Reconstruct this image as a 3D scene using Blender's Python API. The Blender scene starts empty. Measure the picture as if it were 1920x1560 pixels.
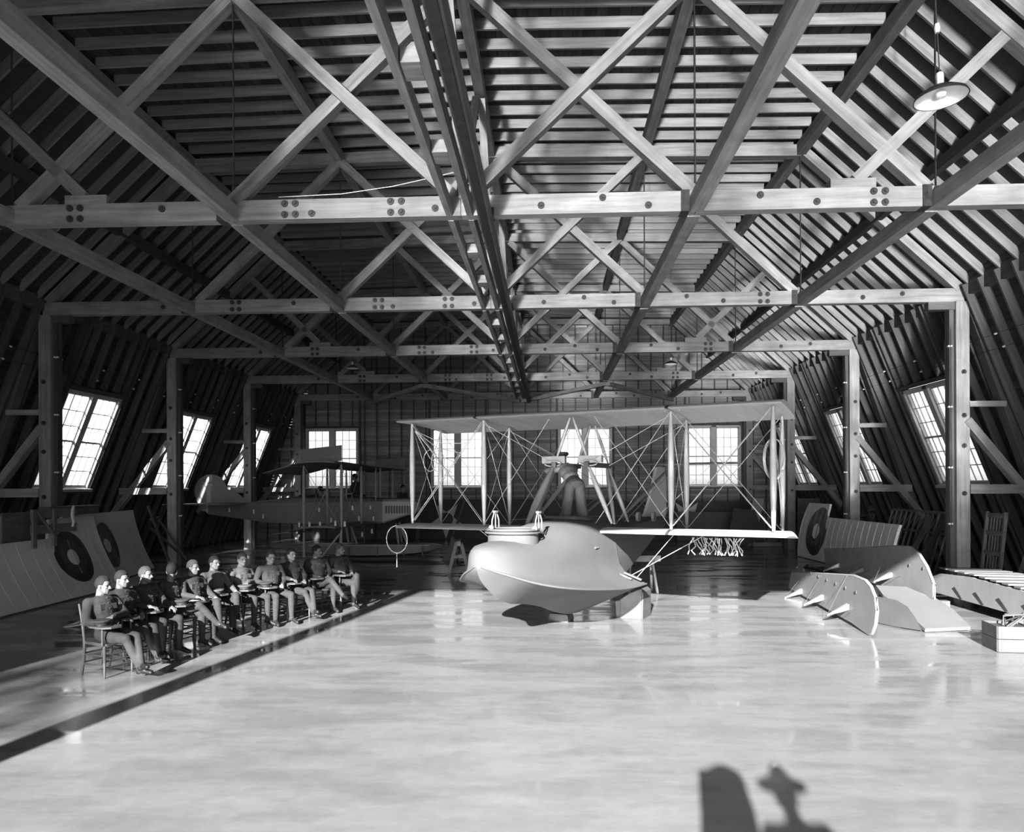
import bpy, bmesh, math, random
import numpy as np
from mathutils import Vector, Matrix, Euler
PI = math.pi
random.seed(7)
RNG = np.random.default_rng(11)
SC = bpy.context.scene
COL = SC.collection

# ------------------------------------------------------------------ camera
FPX, YAWC, ROLLC, EYE = 1400.0, 0.044, 0.0045, 2.518
cam_data = bpy.data.cameras.new('camera')
cam = bpy.data.objects.new('camera', cam_data)
COL.objects.link(cam)
cam_data.sensor_fit = 'HORIZONTAL'
cam_data.sensor_width = 36.0
cam_data.lens = FPX / 1920.0 * 36.0
cam_data.shift_x = (960.0 - 967.35) / 1920.0
cam_data.shift_y = (911.16 - 780.0) / 1920.0
cam_data.clip_start, cam_data.clip_end = 0.05, 500.0
cam.matrix_world = (Matrix.Translation((0, 0, EYE)) @ Matrix.Rotation(YAWC, 4, 'Z')
                    @ Matrix.Rotation(PI / 2, 4, 'X') @ Matrix.Rotation(-ROLLC, 4, 'Z'))
SC.camera = cam

# ------------------------------------------------------------------ world, sun, exposure
SUN_AZ, SUN_EL = math.radians(10.2), math.radians(19.9)
world = bpy.data.worlds.new('sky')
SC.world = world
world.use_nodes = True
wn, wl = world.node_tree.nodes, world.node_tree.links
wn.clear()
w_out = wn.new('ShaderNodeOutputWorld')
w_bg = wn.new('ShaderNodeBackground')
w_sky = wn.new('ShaderNodeTexSky')
w_sky.sky_type = 'NISHITA'
w_sky.sun_disc = False
w_sky.sun_elevation = SUN_EL
w_sky.sun_rotation = PI + SUN_AZ
w_sky.dust_density = 1.0
w_bw = wn.new('ShaderNodeRGBToBW')
wl.new(w_sky.outputs[0], w_bw.inputs[0])
wl.new(w_bw.outputs[0], w_bg.inputs['Color'])
w_bg.inputs['Strength'].default_value = 0.31
wl.new(w_bg.outputs[0], w_out.inputs[0])

sun_data = bpy.data.lights.new('sun', 'SUN')
sun_data.energy = 36.0
sun_data.angle = math.radians(0.6)
sun = bpy.data.objects.new('sun', sun_data)
COL.objects.link(sun)
sun_dir = Vector((math.sin(SUN_AZ) * math.cos(SUN_EL), math.cos(SUN_AZ) * math.cos(SUN_EL), -math.sin(SUN_EL)))
sun.rotation_euler = sun_dir.to_track_quat('-Z', 'Y').to_euler()
sun.location = (-6, -40, 16)

SC.view_settings.view_transform = 'Standard'
SC.view_settings.look = 'None'
SC.view_settings.gamma = 1.0
SC.view_settings.use_curve_mapping = False
SC.view_settings.exposure = 0.08
SC.cycles.use_denoising = True
SC.cycles.max_bounces = 10
SC.cycles.diffuse_bounces = 5
SC.cycles.glossy_bounces = 4
SC.cycles.transparent_max_bounces = 16
SC.cycles.sample_clamp_indirect = 0.0
SC.cycles.blur_glossy = 0.2
SC.cycles.use_guiding = True

# ------------------------------------------------------------------ materials (the photograph is monochrome)
MATS = {}
def mat(name, v, rough=0.8, amp=0.25, scale=(3, 3, 3), detail=5.0, rnd=0.0, bump=0.0, metallic=0.0, spec=0.3,
        coords='Object', blotch=0.0, blotch_scale=0.6):
    m = bpy.data.materials.new(name)
    m.use_nodes = True
    n, l = m.node_tree.nodes, m.node_tree.links
    b = n['Principled BSDF']
    b.inputs['Roughness'].default_value = rough
    b.inputs['Metallic'].default_value = metallic
    b.inputs['Specular IOR Level'].default_value = spec
    tc = n.new('ShaderNodeTexCoord')
    mp = n.new('ShaderNodeMapping')
    mp.inputs['Scale'].default_value = scale
    l.new(tc.outputs[coords], mp.inputs['Vector'])
    no = n.new('ShaderNodeTexNoise')
    no.inputs['Scale'].default_value = 1.0
    no.inputs['Detail'].default_value = detail
    no.inputs['Roughness'].default_value = 0.62
    l.new(mp.outputs[0], no.inputs['Vector'])
    mr = n.new('ShaderNodeMapRange')
    mr.inputs['From Min'].default_value = 0.3
    mr.inputs['From Max'].default_value = 0.7
    mr.inputs['To Min'].default_value = 1.0 - amp
    mr.inputs['To Max'].default_value = 1.0 + amp
    l.new(no.outputs[0], mr.inputs['Value'])
    last = mr.outputs[0]
    def mul(a, c):
        x = n.new('ShaderNodeMath'); x.operation = 'MULTIPLY'
        l.new(a, x.inputs[0])
        if isinstance(c, float): x.inputs[1].default_value = c
        else: l.new(c, x.inputs[1])
        return x.outputs[0]
    if rnd > 0:
        oi = n.new('ShaderNodeObjectInfo')
        r2 = n.new('ShaderNodeMapRange')
        r2.inputs['To Min'].default_value = 1.0 - rnd
        r2.inputs['To Max'].default_value = 1.0 + rnd
        l.new(oi.outputs['Random'], r2.inputs['Value'])
        last = mul(last, r2.outputs[0])
        ad = n.new('ShaderNodeVectorMath'); ad.operation = 'ADD'
        sc = n.new('ShaderNodeMath'); sc.operation = 'MULTIPLY'; sc.inputs[1].default_value = 37.0
        l.new(oi.outputs['Random'], sc.inputs[0])
        l.new(tc.outputs[coords], ad.inputs[0]); l.new(sc.outputs[0], ad.inputs[1])
        l.new(ad.outputs[0], mp.inputs['Vector'])
    if blotch > 0:
        n2 = n.new('ShaderNodeTexNoise')
        n2.inputs['Scale'].default_value = blotch_scale
        n2.inputs['Detail'].default_value = 3.0
        l.new(tc.outputs[coords], n2.inputs['Vector'])
        r3 = n.new('ShaderNodeMapRange')
        r3.inputs['From Min'].default_value = 0.35
        r3.inputs['From Max'].default_value = 0.65
        r3.inputs['To Min'].default_value = 1.0 - blotch
        r3.inputs['To Max'].default_value = 1.0 + blotch
        l.new(n2.outputs[0], r3.inputs['Value'])
        last = mul(last, r3.outputs[0])
    last = mul(last, float(v))
    cc = n.new('ShaderNodeCombineColor')
    for i in range(3): l.new(last, cc.inputs[i])
    l.new(cc.outputs[0], b.inputs['Base Color'])
    if bump > 0:
        bp = n.new('ShaderNodeBump')
        bp.inputs['Strength'].default_value = bump
        bp.inputs['Distance'].default_value = 0.01
        l.new(no.outputs[0], bp.inputs['Height'])
        l.new(bp.outputs[0], b.inputs['Normal'])
    MATS[name] = m
    return m

GR = (0.9, 14, 14)          # grain along a member's local X
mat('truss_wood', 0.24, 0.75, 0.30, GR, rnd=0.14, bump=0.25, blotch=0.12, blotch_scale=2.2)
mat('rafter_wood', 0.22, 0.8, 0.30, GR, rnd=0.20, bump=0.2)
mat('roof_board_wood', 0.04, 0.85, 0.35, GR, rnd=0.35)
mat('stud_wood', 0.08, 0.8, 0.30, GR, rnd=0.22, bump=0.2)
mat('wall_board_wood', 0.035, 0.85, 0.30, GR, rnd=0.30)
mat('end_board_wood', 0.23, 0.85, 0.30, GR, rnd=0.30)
mat('track_wood', 0.10, 0.6, 0.5, GR, bump=0.2)
mat('sash_paint', 0.45, 0.6, 0.12, (6, 6, 6))
mat('iron', 0.05, 0.5, 0.3, (9, 9, 9), metallic=0.3)
mat('porcelain', 0.75, 0.3, 0.05, (5, 5, 5))
mat('black_wire', 0.03, 0.6, 0.1, (5, 5, 5))

def glass_mat():
    m = bpy.data.materials.new('dusty_glass')
    m.use_nodes = True
    n, l = m.node_tree.nodes, m.node_tree.links
    n.clear()
    out = n.new('ShaderNodeOutputMaterial')
    tr = n.new('ShaderNodeBsdfTransparent'); tr.inputs[0].default_value = (0.93, 0.93, 0.93, 1)
    gl = n.new('ShaderNodeBsdfGlossy'); gl.inputs['Roughness'].default_value = 0.08
    gl.inputs['Color'].default_value = (0.8, 0.8, 0.8, 1)
    tl = n.new('ShaderNodeBsdfTranslucent'); tl.inputs[0].default_value = (0.8, 0.8, 0.8, 1)
    m1 = n.new('ShaderNodeMixShader'); m2 = n.new('ShaderNodeMixShader')
    tc = n.new('ShaderNodeTexCoord'); no = n.new('ShaderNodeTexNoise')
    no.inputs['Scale'].default_value = 2.5; no.inputs['Detail'].default_value = 4
    l.new(tc.outputs['Object'], no.inputs['Vector'])
    mr = n.new('ShaderNodeMapRange'); mr.inputs['To Min'].default_value = 0.05; mr.inputs['To Max'].default_value = 0.28
    l.new(no.outputs[0], mr.inputs['Value'])
    l.new(mr.outputs[0], m1.inputs[0]); l.new(tr.outputs[0], m1.inputs[1]); l.new(tl.outputs[0], m1.inputs[2])
    m2.inputs[0].default_value = 0.05; l.new(m1.outputs[0], m2.inputs[1]); l.new(gl.outputs[0], m2.inputs[2])
    l.new(m2.outputs[0], out.inputs[0])
    MATS['glass'] = m
glass_mat()

def floor_mat():
    m = bpy.data.materials.new('wet_concrete')
    m.use_nodes = True
    n, l = m.node_tree.nodes, m.node_tree.links
    b = n['Principled BSDF']
    geo = n.new('ShaderNodeNewGeometry')
    def noise(scale, detail, lo, hi, t0, t1, vec=(1, 1, 1), rot=0.0):
        mp = n.new('ShaderNodeMapping'); mp.inputs['Scale'].default_value = vec
        mp.inputs['Rotation'].default_value = (0, 0, rot)
        l.new(geo.outputs['Position'], mp.inputs['Vector'])
        no = n.new('ShaderNodeTexNoise'); no.inputs['Scale'].default_value = scale
        no.inputs['Detail'].default_value = detail; no.inputs['Roughness'].default_value = 0.6
        l.new(mp.outputs[0], no.inputs['Vector'])
        mr = n.new('ShaderNodeMapRange')
        mr.inputs['From Min'].default_value = lo; mr.inputs['From Max'].default_value = hi
        mr.inputs['To Min'].default_value = t0; mr.inputs['To Max'].default_value = t1
        l.new(no.outputs[0], mr.inputs['Value'])
        return no.outputs[0], mr.outputs[0]
    big_raw, big = noise(0.25, 4, 0.35, 0.65, 0.92, 1.06)
    st_raw, streak = noise(1.0, 6, 0.35, 0.65, 0.90, 1.08, (0.8, 2.6, 1))
    fine_raw, fine = noise(6.0, 5, 0.3, 0.7, 0.93, 1.06)
    wet_raw, wet = noise(0.8, 7, 0.48, 0.57, 0.0, 1.0, (0.6, 1.9, 1))
    def mm(op, a, c):
        x = n.new('ShaderNodeMath'); x.operation = op
        for i, q in enumerate((a, c)):
            if isinstance(q, float): x.inputs[i].default_value = q
            else: l.new(q, x.inputs[i])
        return x.outputs[0]
    v = mm('MULTIPLY', mm('MULTIPLY', big, streak), fine)
    # puddled patches (darker, glossier concrete)
    dark = n.new('ShaderNodeMapRange'); dark.inputs['To Min'].default_value = 1.0; dark.inputs['To Max'].default_value = 0.90
    l.new(wet, dark.inputs['Value'])
    v = mm('MULTIPLY', mm('MULTIPLY', v, dark.outputs[0]), FLOOR_ALBEDO)
    cc = n.new('ShaderNodeCombineColor')
    for i in range(3): l.new(v, cc.inputs[i])
    l.new(cc.outputs[0], b.inputs['Base Color'])
    rr = n.new('ShaderNodeMapRange'); rr.inputs['To Min'].default_value = 0.27; rr.inputs['To Max'].default_value = 0.07
    l.new(wet, rr.inputs['Value'])
    l.new(rr.outputs[0], b.inputs['Roughness'])
    b.inputs['Specular IOR Level'].default_value = 1.0
    bp = n.new('ShaderNodeBump'); bp.inputs['Strength'].default_value = 0.05; bp.inputs['Distance'].default_value = 0.02
    l.new(mm('ADD', st_raw, fine_raw), bp.inputs['Height'])
    l.new(bp.outputs[0], b.inputs['Normal'])
    MATS['floor'] = m
FLOOR_ALBEDO = 0.168
floor_mat()

# ------------------------------------------------------------------ mesh helpers
def V(*a): return Vector(a)
class MB:
    """collects vertices and faces, then links them as ONE mesh object"""
    def __init__(s): s.v, s.f, s.m, s.sm = [], [], [], []
    def add(s, vs, fs, mi=0, smooth=False):
        o = len(s.v)
        s.v += [tuple(p) for p in vs]
        for f in fs:
            s.f.append(tuple(i + o for i in f)); s.m.append(mi); s.sm.append(smooth)
        return s
    def box(s, c, size, R=None, mi=0):
        hx, hy, hz = size[0] / 2, size[1] / 2, size[2] / 2
        vs = [Vector((x, y, z)) for x in (-hx, hx) for y in (-hy, hy) for z in (-hz, hz)]
        if R is not None: vs = [R @ p for p in vs]
        c = Vector(c)
        s.add([p + c for p in vs], [(0, 1, 3, 2), (4, 6, 7, 5), (0, 4, 5, 1), (2, 3, 7, 6), (0, 2, 6, 4), (1, 5, 7, 3)], mi)
        return s
    def bar(s, p0, p1, w, h, up=(0, 0, 1), mi=0):
        p0, p1 = Vector(p0), Vector(p1)
        s.box((p0 + p1) / 2, ((p1 - p0).length, w, h), frame(p1 - p0, up), mi)
        return s
    def tube(s, p0, p1, r0, r1=None, seg=10, mi=0, caps=True, flat=1.0, up=(0, 0, 1)):
        """tapered tube; flat<1 squashes it along its local z"""
        r1 = r0 if r1 is None else r1
        p0, p1 = Vector(p0), Vector(p1)
        R = frame(p1 - p0, up)
        vs, fs = [], []
        for p, r in ((p0, r0), (p1, r1)):
            for i in range(seg):
                a = 2 * PI * i / seg
                vs.append(p + R @ Vector((0, r * math.cos(a), r * flat * math.sin(a))))
        for i in range(seg):
            j = (i + 1) % seg
            fs.append((i, j, seg + j, seg + i))
        s.add(vs, fs, mi, True)
        if caps:
            s.add(vs[:seg], [tuple(range(seg - 1, -1, -1))], mi); s.add(vs[seg:], [tuple(range(seg))], mi)
        return s
    def path(s, pts, r, seg=8, mi=0, closed=False):
        """tube along a polyline; r a number or a list"""
        pts = [Vector(p) for p in pts]
        n = len(pts); rs = r if isinstance(r, (list, tuple)) else [r] * n
        vs, fs = [], []
        ref = Vector((0.123, 0.31, 0.94)).normalized()
        for k in range(n):
            if closed: t = pts[(k + 1) % n] - pts[k - 1]
            else: t = pts[min(k + 1, n - 1)] - pts[max(k - 1, 0)]
            t = t.normalized() if t.length > 1e-9 else Vector((1, 0, 0))
            a = t.cross(ref)
            if a.length < 0.05: a = t.cross(Vector((1, 0, 0)))
            a.normalize(); b = t.cross(a)
            for i in range(seg):
                q = 2 * PI * i / seg
                vs.append(pts[k] + (a * math.cos(q) + b * math.sin(q)) * rs[k])
        for k in range(n if closed else n - 1):
            k2 = (k + 1) % n
            for i in range(seg):
                j = (i + 1) % seg
                fs.append((k * seg + i, k * seg + j, k2 * seg + j, k2 * seg + i))
        s.add(vs, fs, mi, True)
        if not closed:
            s.add(vs[:seg], [tuple(range(seg - 1, -1, -1))], mi); s.add(vs[-seg:], [tuple(range(seg))], mi)
        return s
    def ball(s, c, r, seg=12, rings=8, R=None, mi=0):
        r = (r, r, r) if isinstance(r, (int, float)) else r
        c = Vector(c); vs, fs = [], []
        vs.append(Vector((0, 0, r[2])))
        for i in range(1, rings):
            t = PI * i / rings
            for j in range(seg):
                a = 2 * PI * j / seg
                vs.append(Vector((r[0] * math.sin(t) * math.cos(a), r[1] * math.sin(t) * math.sin(a), r[2] * math.cos(t))))
        vs.append(Vector((0, 0, -r[2])))
        last = len(vs) - 1
        for j in range(seg): fs.append((0, 1 + j, 1 + (j + 1) % seg))
        for i in range(rings - 2):
            for j in range(seg):
                a, b = 1 + i * seg + j, 1 + i * seg + (j + 1) % seg
                fs.append((a, a + seg, b + seg, b))
        for j in range(seg): fs.append((last, 1 + (rings - 2) * seg + (j + 1) % seg, 1 + (rings - 2) * seg + j))
        if R is not None: vs = [R @ p for p in vs]
        s.add([p + c for p in vs], fs, mi, True)
        return s
    def lathe(s, prof, c=(0, 0, 0), seg=16, R=None, mi=0, closed=False, caps=True):
        """profile [(radius, z)] turned about z"""
        c = Vector(c); vs, fs = [], []
        for r, z in prof:
            for i in range(seg):
                a = 2 * PI * i / seg
                p = Vector((r * math.cos(a), r * math.sin(a), z))
                vs.append((R @ p if R is not None else p) + c)
        n = len(prof)
        for k in range(n - 1 if not closed else n):
            k2 = (k + 1) % n
            for i in range(seg):
                j = (i + 1) % seg
                fs.append((k * seg + i, k * seg + j, k2 * seg + j, k2 * seg + i))
        s.add(vs, fs, mi, True)
        if caps and not closed:
            s.add(vs[:seg], [tuple(range(seg - 1, -1, -1))], mi); s.add(vs[-seg:], [tuple(range(seg))], mi)
        return s
    def prism(s, poly, origin, ex, ey, thick, mi=0, smooth=False):
        """polygon poly [(a,b)] in plane (origin, ex, ey) given a thickness along ex x ey (centred)"""
        origin, ex, ey = Vector(origin), Vector(ex), Vector(ey)
        nn = ex.cross(ey).normalized() * thick / 2
        n = len(poly)
        a = [origin + ex * u + ey * v + nn for u, v in poly]
        b = [origin + ex * u + ey * v - nn for u, v in poly]
        s.add(a + b, [tuple(range(n)), tuple(range(2 * n - 1, n - 1, -1))], mi)
        s.add(a + b, [(i + n, (i + 1) % n + n, (i + 1) % n, i) for i in range(n)], mi, smooth)
        return s
    def loft(s, secs, mi=0, closed=True, caps=True, smooth=True):
        """secs: lists of points of equal length"""
        n = len(secs[0]); vs = [p for q in secs for p in q]; fs = []
        for k in range(len(secs) - 1):
            for i in range(n if closed else n - 1):
                j = (i + 1) % n
                fs.append((k * n + i, k * n + j, (k + 1) * n + j, (k + 1) * n + i))
        s.add(vs, fs, mi, smooth)
        if caps:
            s.add(secs[0], [tuple(range(n - 1, -1, -1))], mi); s.add(secs[-1], [tuple(range(n))], mi)
        return s
    def mesh(s, name, mats, sharp=None):
        me = bpy.data.meshes.new(name)
        me.from_pydata(s.v, [], s.f)
        for m in (mats if isinstance(mats, (list, tuple)) else [mats]):
            me.materials.append(MATS[m] if isinstance(m, str) else m)
        me.polygons.foreach_set('material_index', s.m)
        me.polygons.foreach_set('use_smooth', s.sm)
        bm = bmesh.new(); bm.from_mesh(me)
        bmesh.ops.remove_doubles(bm, verts=bm.verts, dist=1e-5)
        bmesh.ops.recalc_face_normals(bm, faces=bm.faces)
        bm.to_mesh(me); bm.free()
        if any(s.sm): me.set_sharp_from_angle(angle=math.radians(sharp or 40))
        return me
    def obj(s, name, mats, parent=None, loc=None, rot=None, sharp=None, **props):
        return link(name, s.mesh(name, mats, sharp), parent, loc, rot, **props)

def frame(d, up=(0, 0, 1)):
    x = Vector(d).normalized(); up = Vector(up)
    y = up.cross(x)
    if y.length < 1e-4: y = Vector((0, 1, 0)).cross(x)
    if y.length < 1e-4: y = Vector((1, 0, 0)).cross(x)
    y.normalize(); z = x.cross(y)
    return Matrix((x, y, z)).transposed()

def link(name, data, parent=None, loc=None, rot=None, **props):
    o = bpy.data.objects.new(name, data)
    COL.objects.link(o)
    if parent is not None: o.parent = parent
    if loc is not None: o.location = loc
    if rot is not None: o.rotation_euler = rot
    for k, v in props.items(): o[k] = v
    return o

def thing(name, label, cat, loc=(0, 0, 0), rz=0.0, group=None, rot=None):
    o = link(name, None, None, loc, rot if rot is not None else (0, 0, rz))
    o.empty_display_size = 0.2
    o['label'] = label; o['category'] = cat
    if group: o['group'] = group
    return o
def tag(o, label, cat, group=None):
    o['label'] = label; o['category'] = cat
    if group: o['group'] = group
    return o

BOXES = {}
def beam(name, p0, p1, w, h, m, parent=None, up=(0, 0, 1), off=(0, 0, 0), **props):
    """timber p0->p1 in WORLD space (parent an unrotated root); a box mesh local to itself, X along the timber; w across, h along up"""
    p0, p1 = Vector(p0), Vector(p1)
    L = (p1 - p0).length
    key = (round(L, 2), round(w, 3), round(h, 3), m)
    me = BOXES.get(key)
    if me is None:
        me = BOXES[key] = MB().box((0, 0, 0), (L, w, h)).mesh(name, m)
    o = bpy.data.objects.new(name, me)
    COL.objects.link(o)
    M = Matrix.Translation((p0 + p1) / 2) @ frame(p1 - p0, up).to_4x4()
    if parent is not None:
        o.parent = parent
        M = Matrix.Translation(-Vector(parent.location)) @ M
    o.matrix_local = M
    for k, v in props.items(): o[k] = v
    return o
def copy_tree(o, parent=None):
    c = o.copy(); COL.objects.link(c)
    if parent is not None: c.parent = parent
    for ch in list(o.children): copy_tree(ch, c)
    return c
# ------------------------------------------------------------------ the hall: main dimensions
CX, PAN, BAY, Y1 = -1.349, 3.63, 6.1, 11.674        # centre line, truss panel, truss spacing, first truss in view
TY = [Y1 + BAY * i for i in range(5)]
ZB, ZT = 6.73, 7.04                                   # bottom chord
ZTOP = 10.30                                          # underside of top chord at centre
YF, YE = -0.49, 36.35                                 # door wall and end wall
WOFF, WSL = 13.6, 0.40                                # inner face of the leaning walls: |X-CX| = WOFF - WSL z
def node(k): return CX + k * PAN
def roof_z(x):                                        # underside of the rafters
    d = abs(x - CX)
    if d <= 2 * PAN: return 10.62 - 0.018 * d
    return 10.62 - 0.018 * 2 * PAN - (d - 2 * PAN) * 0.93

# floor and ground outside
fl = MB().box((CX, (YF + YE) / 2, -0.1), (2 * WOFF + 1.2, YE - YF + 0.6, 0.2)).obj('floor', 'floor', kind='structure')
mat('apron_concrete', 0.11, 0.16, 0.12, (1.2, 2.5, 1), coords='Object', spec=1.0)
MB().box((0, -30.6, -0.12), (80, 59, 0.2)).obj('ground', 'apron_concrete', kind='structure')
mat('sandy_ground', 0.25, 0.9, 0.2, (1, 1, 1))
MB().box((0, 68, -0.4), (200, 62, 0.2)).obj('ground', 'sandy_ground', kind='structure')
MB().box((-65, 18, -0.4), (99, 38, 0.2)).obj('ground', 'sandy_ground', kind='structure')
MB().box((64, 18, -0.4), (98, 38, 0.2)).obj('ground', 'sandy_ground', kind='structure')

# ------------------------------------------------------------------ ceiling: roofing felt, boards, rafters, purlins
mat('roof_felt', 0.05, 0.9, 0.1)
K = 2 * PAN
XE = 11.05                                             # half width at the eaves (outer)
prof = [(-XE, 0), (-K, 0), (0, 0), (K, 0), (XE, 0)]
def rz_at(d): return roof_z(CX + d)
outer = [(d, rz_at(d) + 0.30) for d, _ in prof]
inner = [(d, rz_at(d) + 0.245) for d, _ in prof]
m = MB()
secs = []
for y in (YF - 0.6, YE + 0.6):
    secs.append([Vector((CX + d, y, z)) for d, z in outer] + [Vector((CX + d, y, z)) for d, z in reversed(inner)])
m.loft(secs, smooth=False)
ceiling = m.obj('ceiling', 'roof_felt', kind='structure')
def rafter_run(x0, x1, y, lift):
    return (Vector((x0, y, roof_z(x0) + lift)), Vector((x1, y, roof_z(x1) + lift)))
y = YF + 0.9
ny = 0
while y < YE - 0.1:
    for a, b in ((-K + 0.05, -0.02), (0.02, K - 0.05), (-XE, -K - 0.05), (K + 0.05, XE)):
        p0, p1 = rafter_run(CX + a, CX + b, y, 0.0)
        nrm = Vector((0, 1, 0)).cross(p1 - p0).normalized()
        if nrm.z < 0: nrm = -nrm
        j = random.uniform(-0.012, 0.012)
        beam('rafter', p0 + nrm * 0.10, p1 + nrm * 0.10, 0.05, 0.20, 'rafter_wood', ceiling, nrm)
    y += BAY / 10.0
for a, b in ((-K, 0), (0, K), (-XE, -K), (K, XE)):
    p0, p1 = rafter_run(CX + a, CX + b, 0, 0.0)
    d = (p1 - p0); L = d.length; d.normalize()
    nrm = Vector((0, 1, 0)).cross(d)
    if nrm.z < 0: nrm = -nrm
    n = int(L / 0.2)
    for i in range(n):
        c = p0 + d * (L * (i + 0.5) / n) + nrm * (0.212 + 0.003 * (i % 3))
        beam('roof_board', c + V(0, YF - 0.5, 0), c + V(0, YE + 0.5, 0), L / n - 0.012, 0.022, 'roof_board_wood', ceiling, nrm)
for k in (-2, -1, 0, 1, 2):
    x = node(k)
    z = roof_z(x) - 0.15
    for i in range(-1, 5):
        y0 = TY[i] if i >= 0 else YF + 0.2
        y1 = TY[i + 1] if i + 1 < 5 else YE
        beam('purlin', (x, y0 + 0.02, z), (x, y1 - 0.02, z), 0.20, 0.28, 'truss_wood', ceiling)
for s in (-1, 1):                                      # mid-slope purlin and eaves plate
    xm = CX + s * (K + 1.75)
    beam('purlin', (xm, YF, roof_z(xm) - 0.12), (xm, YE, roof_z(xm) - 0.12), 0.15, 0.22, 'stud_wood', ceiling)
    xp = CX + s * 11.05
    beam('plate', (xp, YF, 7.02), (xp, YE, 7.02), 0.25, 0.34, 'stud_wood', ceiling)

# ------------------------------------------------------------------ leaning side walls
WIN_Z0, WIN_Z1, WIN_W = 2.46, 5.18, 2.56
def wx(s, z, out=0.0):                                 # wall inner face; out = metres outwards along the wall normal
    return CX + s * (WOFF - WSL * z) + s * out / math.sqrt(1 + WSL * WSL)
def wp(s, y, z, out=0.0):
    q = math.sqrt(1 + WSL * WSL)
    return Vector((CX + s * (WOFF - WSL * z) + s * out / q, y, z + out * WSL / q))
SIDE_WIN = [Y1 + BAY * (i + 0.5) + 0.02 for i in (1, 2, 3)]
def make_window(name, O, ex, ey, en, W, Hh, parent_kind='structure'):
    """paired sash window: O lower-left corner, ex along, ey up, en outwards (unit vectors)"""
    O, ex, ey, en = Vector(O), Vector(ex), Vector(ey), Vector(en)
    root = link(name, None, None, O); root['kind'] = 'structure'
    def P(a, b, c=0.0): return O + ex * a + ey * b + en * c
    fw = 0.09
    for a in (fw / 2, W / 2, W - fw / 2):
        beam('frame', P(a, 0, 0.06), P(a, Hh, 0.06), 0.24 if a == W / 2 else fw, 0.16, 'sash_paint', root, en)
    beam('frame', P(0, Hh - fw / 2, 0.06), P(W, Hh - fw / 2, 0.06), fw, 0.16, 'sash_paint', root, en)
    beam('sill', P(-0.08, 0.0, 0.02), P(W + 0.08, 0.0, 0.02), 0.08, 0.26, 'sash_paint', root, en)
    sw = (W - 2 * fw - 0.24) / 2
    for s0 in (fw, W / 2 + 0.12):
        a0, a1, b0, b1 = s0, s0 + sw, 0.05, Hh - fw
        sash = MB()
        st = 0.055
        def bx(a, b, c, d, e=0.07, t=0.04):
            sash.box(P((a + b) / 2, (c + d) / 2, e), (abs(b - a), abs(d - c), t), Matrix((ex, ey, en)).transposed())
        bx(a0, a0 + st, b0, b1); bx(a1 - st, a1, b0, b1)
        bx(a0, a1, b0, b0 + st); bx(a0, a1, b1 - st, b1)
        mid = (b0 + b1) / 2
        bx(a0, a1, mid - 0.025, mid + 0.025, 0.07, 0.06)
        so = sash.obj('sash', 'sash_paint', root)
        so.matrix_local = Matrix.Translation(-O)
        mu = MB()
        gw, gh = (a1 - a0 - 2 * st) / 3, (b1 - b0 - 2 * st) / 6
        for i in (1, 2):
            a = a0 + st + gw * i
            mu.box(P(a, (b0 + b1) / 2, 0.07), (0.02, b1 - b0 - 2 * st, 0.03), Matrix((ex, ey, en)).transposed())
        for j in (1, 2, 4, 5):
            b = b0 + st + gh * j
            mu.box(P((a0 + a1) / 2, b, 0.07), (a1 - a0 - 2 * st, 0.02, 0.03), Matrix((ex, ey, en)).transposed())
        mo = mu.obj('muntins', 'sash_paint', root)
        mo.matrix_local = Matrix.Translation(-O)
        pk = ('pane', round(gw, 3), round(gh, 3))
        if pk not in BOXES: BOXES[pk] = MB().box((0, 0, 0), (gw - 0.012, gh - 0.012, 0.003)).mesh('pane', 'glass')
        Rm = Matrix((ex, ey, en)).transposed().to_4x4()
        for i in range(3):
            for j in range(6):
                q = link('pane', BOXES[pk], root)
                q.matrix_local = Matrix.Translation(P(a0 + st + gw * (i + 0.5), b0 + st + gh * (j + 0.5), 0.07) - O) @ Rm
    return root
q = math.sqrt(1 + WSL * WSL)
winno = 5
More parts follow.
